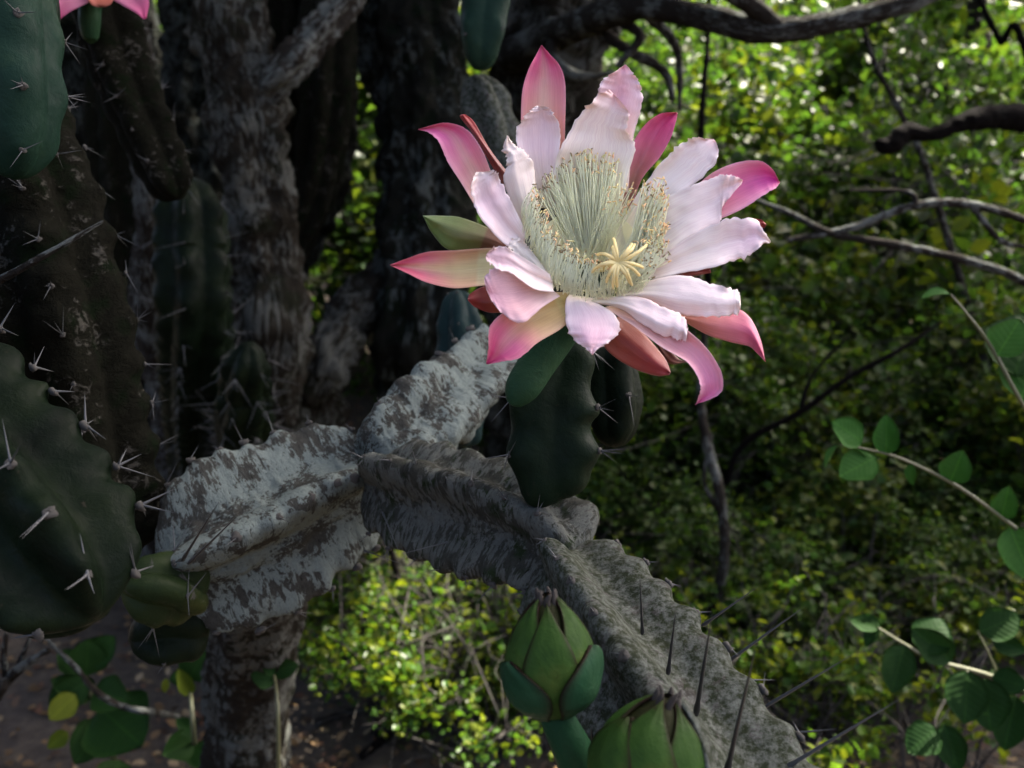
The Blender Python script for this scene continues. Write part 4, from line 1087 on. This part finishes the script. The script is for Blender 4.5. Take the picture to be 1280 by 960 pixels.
twig_thing('leafy sprig hugging the left edge of the grey trunk', [ground_at(250, 1010), P(243, 930, 1.34), (238, 870, 1.32), (230, 830, 1.32)], 0.005, 0.002,
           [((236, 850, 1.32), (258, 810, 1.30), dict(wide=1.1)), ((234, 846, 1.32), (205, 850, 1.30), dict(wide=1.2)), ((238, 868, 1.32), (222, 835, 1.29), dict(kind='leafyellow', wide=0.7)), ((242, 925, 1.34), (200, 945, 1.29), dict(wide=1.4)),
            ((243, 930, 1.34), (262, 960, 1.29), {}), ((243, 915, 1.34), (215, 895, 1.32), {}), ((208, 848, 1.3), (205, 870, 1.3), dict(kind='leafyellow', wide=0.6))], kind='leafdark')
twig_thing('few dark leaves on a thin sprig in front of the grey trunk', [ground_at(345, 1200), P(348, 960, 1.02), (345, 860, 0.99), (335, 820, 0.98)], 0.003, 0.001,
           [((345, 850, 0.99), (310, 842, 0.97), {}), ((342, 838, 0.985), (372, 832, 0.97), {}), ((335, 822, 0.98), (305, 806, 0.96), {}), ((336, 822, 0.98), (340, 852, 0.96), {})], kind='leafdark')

# ------------------------------------------------------------------ branches and twigs
def branch(label, path, radii, mat='branch', name='dead_branch', cat='branch', subs=(), bulge=0.15, disp=0.003, dfreq=40):
    pts = [P(*q) if not isinstance(q, Vector) else q for q in path]
    root = thing(name, label, cat, pts[0])
    stem(root, 'limb', pts, radii, MAT[mat], nrib=5, depth=0.06, disp=disp, dfreq=dfreq, rounds=(0, 0.6), areoles=False, bulge=bulge, bulgelen=0.08, ring=max(radii) * 0.35, around=18)
    for sp_, rr in subs:
        q = [P(*a) if not isinstance(a, Vector) else a for a in sp_]
        stem(root, 'side_branch', q, rr, MAT[mat], nrib=5, depth=0.06, disp=disp * 0.7, dfreq=dfreq, rounds=(0, 0.6), areoles=False, bulge=bulge, bulgelen=0.06, ring=max(rr) * 0.4, around=14)
    return root
branch('grey-barked crooked branch reaching out over the leafy thicket', [P(640, 70, 2.35), (720, 32, 1.9), (800, 8, 1.65), (880, 22, 1.55), (965, 38, 1.5), (1050, 26, 1.5), (1140, 0, 1.5), (1260, -60, 1.55)],
       [0.05, 0.036, 0.026, 0.024, 0.024, 0.020, 0.018, 0.014], subs=[([(985, 40, 1.5), (950, 15, 1.48), (900, -25, 1.46), (840, -80, 1.5)], [0.012, 0.016, 0.018, 0.016]), ([(800, 8, 1.65), (845, 60, 1.66), (850, 140, 1.7)], [0.012, 0.008, 0.004]),
             ([(740, 28, 1.85), (780, 60, 1.8), (830, 90, 1.8), (842, 130, 1.8)], [0.016, 0.012, 0.009, 0.005]), ([(700, 40, 2.0), (690, 70, 1.95), (720, 95, 1.9), (770, 90, 1.9)], [0.016, 0.014, 0.012, 0.006]), ([(760, 20, 1.75), (800, 45, 1.7), (770, 85, 1.7)], [0.012, 0.010, 0.006])])
branch('black knobbly branch stub in the upper leaves', [Vector((2.1, 2.1, 0.0)), Vector((1.75, 2.05, 0.9)), (1420, 170, 1.95), (1280, 148, 1.9), (1215, 150, 1.88), (1165, 168, 1.88), (1135, 165, 1.88), (1112, 182, 1.88), (1092, 176, 1.88)],
       [0.035, 0.034, 0.03, 0.026, 0.024, 0.014, 0.022, 0.020, 0.012], 'darkbranch', bulge=0.4)
branch('forked grey bare twig in front of the thicket', [Vector((1.75, 1.5, 0.0)), Vector((1.5, 1.45, 0.6)), (1400, 420, 1.42), (1280, 352, 1.38), (1215, 328, 1.36), (1130, 308, 1.35), (1040, 292, 1.34), (990, 268, 1.34), (945, 250, 1.34)],
       [0.014, 0.012, 0.009, 0.0075, 0.007, 0.0065, 0.006, 0.0045, 0.003], subs=[([(985, 300, 1.345), (1060, 286, 1.34), (1140, 258, 1.34), (1205, 255, 1.35), (1280, 275, 1.37), (1400, 330, 1.42)], [0.004, 0.006, 0.0065, 0.0068, 0.006, 0.006]),
             ([(1145, 260, 1.34), (1135, 240, 1.34), (1060, 238, 1.36)], [0.005, 0.004, 0.002]), ([(1215, 258, 1.35), (1250, 300, 1.36), (1285, 310, 1.37)], [0.005, 0.004, 0.003])], bulge=0.1, disp=0.001)
branch('thin dark twig slanting through the shaded leaves', [ground_at(870, 720), P(905, 610, 2.3), (930, 555, 2.2), (1000, 515, 2.1), (1060, 472, 2.05), (1120, 440, 2.0), (1180, 400, 2.0)], [0.012, 0.010, 0.008, 0.008, 0.007, 0.006, 0.003], 'darkbranch',
       subs=[([(1000, 515, 2.1), (1015, 470, 2.1), (1060, 420, 2.1)], [0.006, 0.004, 0.003])], bulge=0.1, disp=0.001)
branch('bare upright stem rising below the drooping petal tip', [ground_at(885, 860), P(888, 780, 2.0), (905, 700, 1.95), (900, 620, 1.9), (885, 560, 1.9), (876, 500, 1.9), (880, 420, 1.9), (870, 300, 1.9)], [0.016, 0.014, 0.012, 0.012, 0.011, 0.010, 0.008, 0.005],
       subs=[([(900, 640, 1.92), (880, 600, 1.9), (890, 540, 1.9)], [0.007, 0.005, 0.003])], bulge=0.1, disp=0.0015)
branch('dark straight sapling stem right of the upper petals', [ground_at(905, 700), P(890, 420, 2.6), (876, 200, 2.5), (884, 60, 2.5), (888, -40, 2.5)], [0.014, 0.012, 0.010, 0.008, 0.006], 'darkbranch', bulge=0.1)
branch('slender grey sapling crossing the brightest leaves', [ground_at(1300, 690), P(1170, 250, 2.3), (1130, 150, 2.3), (1090, 70, 2.3), (1070, -20, 2.3)], [0.013, 0.009, 0.008, 0.007, 0.005], bulge=0.1)
branch('thin dark stem leaning at the edge of the bright leaves', [ground_at(1380, 640), P(1290, 100, 2.4), (1250, 50, 2.4), (1225, 0, 2.4), (1190, -80, 2.4)], [0.013, 0.010, 0.009, 0.008, 0.006], 'darkbranch', bulge=0.1)
branch('pale lichen twig fork beside the leafy sprig', [ground_at(-60, 960), P(-10, 880, 0.95), (10, 850, 0.9), (40, 825, 0.86), (62, 812, 0.84)], [0.007, 0.0055, 0.005, 0.004, 0.0025], subs=[([(8, 852, 0.9), (5, 820, 0.88), (8, 790, 0.87)], [0.004, 0.003, 0.002]), ([(20, 840, 0.89), (32, 810, 0.87), (38, 795, 0.87)], [0.003, 0.002, 0.0015])], bulge=0.1, disp=0.0012)
branch('thin grey vine looping over the leafy sprig', [ground_at(250, 900), P(200, 892, 1.35), (150, 882, 1.28), (118, 862, 1.25), (98, 838, 1.24), (70, 810, 1.24), (40, 780, 1.24)], [0.005, 0.005, 0.0045, 0.004, 0.004, 0.003, 0.003], bulge=0.1, disp=0.001)
branch('straight grey dry twig resting against the brown weathered stem', [P(-330, 520, 0.52), P(-120, 410, 0.49), (0, 350, 0.475), (70, 311, 0.475), (130, 276, 0.485)], [0.003, 0.0026, 0.0022, 0.0017, 0.0009], bulge=0.05, disp=0.0003)

def stick(label, p, r, mat='branch', sub=()):
    pts = []
    for i, (x, y) in enumerate(p):
        g = ground_at(x, y)
        g.z = gh(g.x, g.y) + r * 0.8 + 0.004 * (i % 2)
        pts.append(g)
    root = thing('fallen_stick', label, 'stick', pts[0])
    stem(root, 'stick', pts, [r, r, r * 0.9, r * 0.7, r * 0.5][:len(pts)], MAT[mat], nrib=5, depth=0.08, disp=0.003, dfreq=40, rounds=(0.3, 0.5), areoles=False, bulge=0.2, bulgelen=0.05, ring=r * 0.5, around=14)
    for q, rr in sub:
        pp = []
        for x, y in q:
            g = ground_at(x, y); g.z = gh(g.x, g.y) + rr + 0.01
            pp.append(g)
        stem(root, 'side_twig', pp, [rr] * len(pp), MAT[mat], nrib=5, depth=0.05, disp=0.001, rounds=(0, 0.5), areoles=False, ring=rr * 0.6, around=10)
stick('thick dark fallen stick lying in front of the sunlit seedlings', [(465, 935), (500, 922), (560, 918), (630, 930), (700, 945)], 0.016, 'darkbranch', [([(500, 922), (475, 945), (450, 965)], 0.010)])
stick('short pale fallen stick beside the grey trunk', [(392, 916), (430, 906), (478, 893)], 0.009)
stick('pale dry stick across the bare soil patch', [(540, 950), (555, 935), (570, 925)], 0.008)
stick('pale bent stick under the shaded low twig', [(1000, 885), (1040, 855), (1075, 850), (1110, 840)], 0.008)
branch('dark thin sapling leaning over the sunlit seedlings', [ground_at(548, 920), P(530, 860, 2.05), (512, 800, 2.05), (505, 760, 2.05), (492, 700, 2.05), (480, 640, 2.05)], [0.010, 0.009, 0.008, 0.007, 0.006, 0.004], 'darkbranch', bulge=0.1)

# ------------------------------------------------------------------ shrubs, seedlings, background wood
def leaf_cloud(pos, size, seed, cols, up=0.5):
    """six-vertex folded leaves at pos (n x 3): V, F (quads), colours"""
    r = np.random.default_rng(seed)
    n = len(pos)
    ax = r.normal(0, 1, (n, 3)); ax[:, 2] *= 0.6
    ax /= np.linalg.norm(ax, axis=1)[:, None]
    nm = r.normal(0, 1, (n, 3)); nm[:, 2] += up * 2
    sd = np.cross(ax, nm)
    sd /= np.linalg.norm(sd, axis=1)[:, None] + 1e-9
    nm = np.cross(sd, ax)
    L = size * r.uniform(0.6, 1.35, n)[:, None]
    W = L * r.uniform(0.30, 0.42, n)[:, None]
    b = pos
    m1, m2 = pos + ax * L * 0.33, pos + ax * L * 0.70
    V = np.stack([b, m1 + sd * W + nm * W * 0.25, m2 + sd * W * 0.75 + nm * W * 0.2, b + ax * L - nm * L * 0.1, m2 - sd * W * 0.75 + nm * W * 0.2, m1 - sd * W + nm * W * 0.25], axis=1)
    i = np.arange(n)[:, None] * 6
    F = np.concatenate([i + np.array([0, 1, 2, 3]), i + np.array([0, 3, 4, 5])], axis=0)
    C = np.array(cols)[r.integers(0, len(cols), n)] * r.uniform(0.7, 1.3, (n, 1))
    return V.reshape(-1, 3), F, np.repeat(C, 6, axis=0)

GREENS = [(0.060, 0.115, 0.018), (0.075, 0.130, 0.020), (0.050, 0.105, 0.022), (0.095, 0.135, 0.018), (0.045, 0.090, 0.018)]
YELLOW = GREENS[:3] + [(0.13, 0.15, 0.018), (0.11, 0.14, 0.016)]

def shrub_parts(seed, H, R, nst, nleaf, size, cols, low=0.1, clump=0.10):
    """branching stems from the base, leaves in clumps along the twigs"""
    r = np.random.default_rng(seed)
    tubes, nodes = [], []
    for k in range(nst):
        a = r.uniform(0, 2 * np.pi)
        rad = R * math.sqrt(r.uniform(0.02, 1))
        top = np.array([rad * math.cos(a), rad * math.sin(a), H * r.uniform(0.5, 1.0) * (1 - 0.25 * (rad / R) ** 2)])
        mid = top * np.array([0.45, 0.45, 0.55]) + r.normal(0, 0.05 * H, 3)
        base = np.array([r.normal(0, 0.04), r.normal(0, 0.04), -0.03])
        C = catmull([base, mid, top], 12)
        w0 = 0.0075 * H + 0.0008
        tubes.append(tube(C, np.linspace(w0, 0.0015, 12), 6))
        nodes += [c for c in C[4:]]
        for q in range(6):
            i = r.integers(3, 12)
            e = C[i] + r.normal(0, 1, 3) * np.array([1, 1, 0.6]) * R * 0.35
            e[2] = max(e[2], low * H)
            B = catmull([C[i], (C[i] + e) / 2 + r.normal(0, 0.03, 3), e], 7)
            tubes.append(tube(B, np.linspace(0.0025, 0.0008, 7) * min(1, 0.35 + H * 0.65), 5))
            nodes += [b for b in B[2:]]
    nodes = np.array(nodes)
    wts = np.clip(nodes[:, 2] / H, 0.12, 1)
    ncl = max(8, nleaf // 45)
    cen = r.choice(len(nodes), ncl, p=wts / wts.sum())
    cw = r.uniform(0.2, 1, ncl) ** 2
    idx = cen[r.choice(ncl, nleaf, p=cw / cw.sum())]
    pos = nodes[idx] + r.normal(0, clump, (nleaf, 3)) * np.array([1, 1, 0.8])
    pos[:, 2] = np.maximum(pos[:, 2], 0.01)
    return join(tubes), leaf_cloud(pos, size, seed + 5, cols)

SH = {}
def shrub_kind(key, *a, leafmat='leafsmall', **k):
    (tv, tf), (lv, lf, lc) = shrub_parts(*a, **k)
    SH[key] = (mkmesh('stems', tv, tf, MAT['stemwood']), mkmesh('foliage', lv, lf, MAT[leafmat], smooth=False, col=lc))
shrub_kind('a', 1, 1.0, 0.55, 16, 3800, 0.034, GREENS, clump=0.055)
shrub_kind('b', 2, 1.0, 0.55, 14, 3200, 0.040, YELLOW, clump=0.065)
shrub_kind('c', 3, 1.0, 0.60, 18, 4200, 0.029, GREENS, clump=0.045)
shrub_kind('seed1', 4, 0.32, 0.24, 12, 640, 0.0155, YELLOW, clump=0.025, leafmat='leafseed')
shrub_kind('seed2', 5, 0.30, 0.22, 10, 520, 0.017, YELLOW, clump=0.022, leafmat='leafseed')
shrub_kind('far', 6, 3.2, 1.5, 26, 15000, 0.055, GREENS, low=0.12, clump=0.16)

def shrub(kind, x, y, s, rot, label, group, name='shrub', cat='shrub', sz=None):
    root = thing(name, label, cat, (x, y, gh(x, y)), group)
    root.rotation_euler = (0, 0, rot)
    root.scale = (s, s, sz or s)
    for me in SH[kind]:
        o = bpy.data.objects.new(me.name, me)
        COL.objects.link(o)
        o.parent = root
        if me.name.startswith('foliage'): o['kind'] = 'stuff'
    return root

# seedlings in the sun between the trunk and the buds, and along the right
seeds = [(470, 800), (520, 830), (560, 800), (600, 820), (640, 800), (545, 870), (590, 880), (620, 900), (655, 880), (500, 770), (570, 750), (610, 760), (650, 760), (690, 830), (530, 735), (450, 740), (690, 900), (640, 935), (480, 830), (510, 860), (580, 845), (625, 850), (665, 840), (560, 780), (590, 735), (630, 725), (670, 735), (600, 790), (545, 840), (530, 805), (655, 910), (600, 905), (570, 890), (640, 870), (485, 760), (515, 790),
         (940, 900), (980, 870), (1000, 930), (960, 840), (1040, 900), (1070, 870), (920, 790), (960, 780), (1010, 800), (1020, 850), (900, 860), (870, 800), (1090, 920), (1130, 870), (1180, 960), (840, 760)]
for i, (x, y) in enumerate(seeds):
    g = ground_at(x, y + 30)
    shrub('seed1' if i % 2 else 'seed2', g.x, g.y, rng.uniform(0.7, 1.3), rng.uniform(0, 6.28), 'small sunlit leafy seedling growing from the bare soil', 'seedlings on the soil', 'seedling', 'seedling')

low = [(1150, 700, 0.75), (1010, 690, 0.7), (910, 700, 0.75), (830, 700, 0.7), (1260, 720, 0.8), (760, 680, 0.7), (1090, 660, 0.8), (960, 650, 0.8), (860, 640, 0.95), (1190, 650, 0.9), (720, 650, 0.8), (1300, 660, 1.0), (1380, 720, 0.9)]
for i, (x, y, s) in enumerate(low):
    g = ground_at(x, y)
    shrub('abc'[i % 3], g.x, g.y, s, rng.uniform(0, 6.28), 'knee-high small-leaved shrub on the floor of the thicket', 'low shrubs on the thicket floor')
TALL = {'a': 'tall mid-green leafy shrub in the sunny thicket behind the cactus', 'b': 'tall yellowish-green large-leaved shrub in the sunny thicket', 'c': 'tall dense small-leaved shrub in the sunny thicket'}
for i, (x, y) in enumerate([(880, 740), (940, 760), (1000, 745), (1060, 765), (1120, 750), (1180, 770), (1240, 750), (1300, 790), (900, 700), (1040, 710), (1150, 705), (1230, 700), (820, 720), (770, 700), (1090, 820), (1200, 830), (980, 810)]):
    g = ground_at(x, y + 20)
    sc_ = rng.uniform(0.42, 0.62)
    shrub('cab'[i % 3], g.x, g.y, sc_, rng.uniform(0, 6.28), 'low tangled undergrowth bush on the soil under the shrubs', 'undergrowth bushes', sz=sc_ * 0.8)
k = 0
for row, (d, hs) in enumerate([(3.6, 1.25), (4.5, 1.7), (5.7, 2.15)]):
    n = 7 + row * 2
    for j in range(n):
        x = -0.62 * d + (1.30 * d) * (j + 0.5) / n + rng.normal(0, 0.15)
        if x < -0.12 * d and row < 1: continue
        s = hs * rng.uniform(0.9, 1.15)
        shrub('abc'[k % 3], x, d + rng.normal(0, 0.2), s, rng.uniform(0, 6.28), TALL['abc'[k % 3]], 'tall thicket shrubs', sz=s * rng.uniform(0.95, 1.15))
        k += 1
for j in range(13):
    x = -7.5 + 15 * j / 12 + rng.normal(0, 0.3)
    s = rng.uniform(0.85, 1.1)
    shrub('far', x * 1.25 + 0.4, 12.5 + rng.uniform(-0.8, 1.2), s * 1.35, rng.uniform(0, 6.28), 'tall leafy tree standing farther off behind the thicket trees', 'farther trees', 'small_tree', 'tree')
    shrub('far', x, 9 + rng.uniform(-0.8, 1.2), s, rng.uniform(0, 6.28), 'leafy tree closing off the back of the thicket', 'trees behind the thicket', 'small_tree', 'tree')

# leaf litter
def litter():
    r = np.random.default_rng(21)
    n = 9000
    d = r.uniform(1.2, 5.0, n) ** 1.0
    x = r.uniform(-0.75, 0.75, n) * d
    z = np.array([gh(a, b) for a, b in zip(x, d)]) + r.uniform(0.001, 0.012, n)
    V, F, C = leaf_cloud(np.stack([x, d, z], axis=1), 0.024, 3, [(0.10, 0.065, 0.035), (0.16, 0.10, 0.05), (0.07, 0.045, 0.03), (0.20, 0.15, 0.09), (0.12, 0.06, 0.035)], up=4)
    o = mobj('leaf_litter', V, F, MAT['litter'], origin=(0, 0, 0), smooth=False, col=C)
    tag(o, 'dry brown fallen leaves scattered over the soil', 'leaf litter', kind='stuff')
litter()

# unseen tree crowns added to block sun and darken the cactus, trunks and thicket
def added_shade_tree(x, y, crowns, label, seed, r0=0.13):
    r = np.random.default_rng(seed)
    root = thing('added_shade_tree', label, 'tree', (x, y, 0))
    parts, P_ = [], []
    zt = crowns[0][2]
    parts.append(tube(catmull([(x, y, -0.05), (x + 0.05, y - 0.04, zt * 0.4), (x - 0.03, y, zt * 0.7), (x, y, zt * 0.9)], 20), np.linspace(r0, r0 * 0.5, 20), 12))
    for cx, cy, cz, rx, ry, rz, n in crowns:
        c = np.array([cx, cy, cz])
        for k in range(24):
            v = r.normal(0, 1, 3); v /= np.linalg.norm(v)
            e = c + v * np.array([rx, ry, rz]) * r.uniform(0.6, 0.95)
            C = catmull([(x, y, zt * r.uniform(0.72, 0.9)), (np.array([x, y, zt * 0.95]) + e) / 2 + r.normal(0, 0.1, 3) + np.array([0, 0, 0.1]), e], 10)
            parts.append(tube(C, np.linspace(0.035, 0.006, 10), 6))
        v = r.normal(0, 1, (n, 3)); v /= np.linalg.norm(v, axis=1)[:, None]
        P_.append(c + v * np.array([rx, ry, rz]) * (r.uniform(0.05, 1, n) ** 0.45)[:, None])
    V, F = join(parts)
    mobj('trunk', V, F, MAT['trunk'], root, origin=(x, y, 0))
    V, F, C = leaf_cloud(np.vstack(P_), 0.09, seed, GREENS)
    o = mobj('foliage', V, F, MAT['leafsmall'], root, smooth=False, col=C)
    o['kind'] = 'stuff'
added_shade_tree(0.12, 2.75, [(0.95, 1.6, 3.15, 1.05, 0.8, 0.6, 8500), (0.3, 3.0, 3.2, 1.2, 1.0, 0.6, 9500)], 'leafy tree added behind the flower, its unseen crowns blocking sun from the cactus', 31)
added_shade_tree(-2.1, 0.6, [(-1.7, 0.9, 3.0, 1.35, 1.4, 1.0, 11000)], 'unseen leafy tree added left of the fat dark stem to darken it', 37)
added_shade_tree(2.3, 4.7, [(2.6, 3.6, 3.0, 1.0, 0.95, 0.45, 3400)], 'slim leafy tree added among the thicket shrubs, its unseen crown shading them', 41, 0.07)
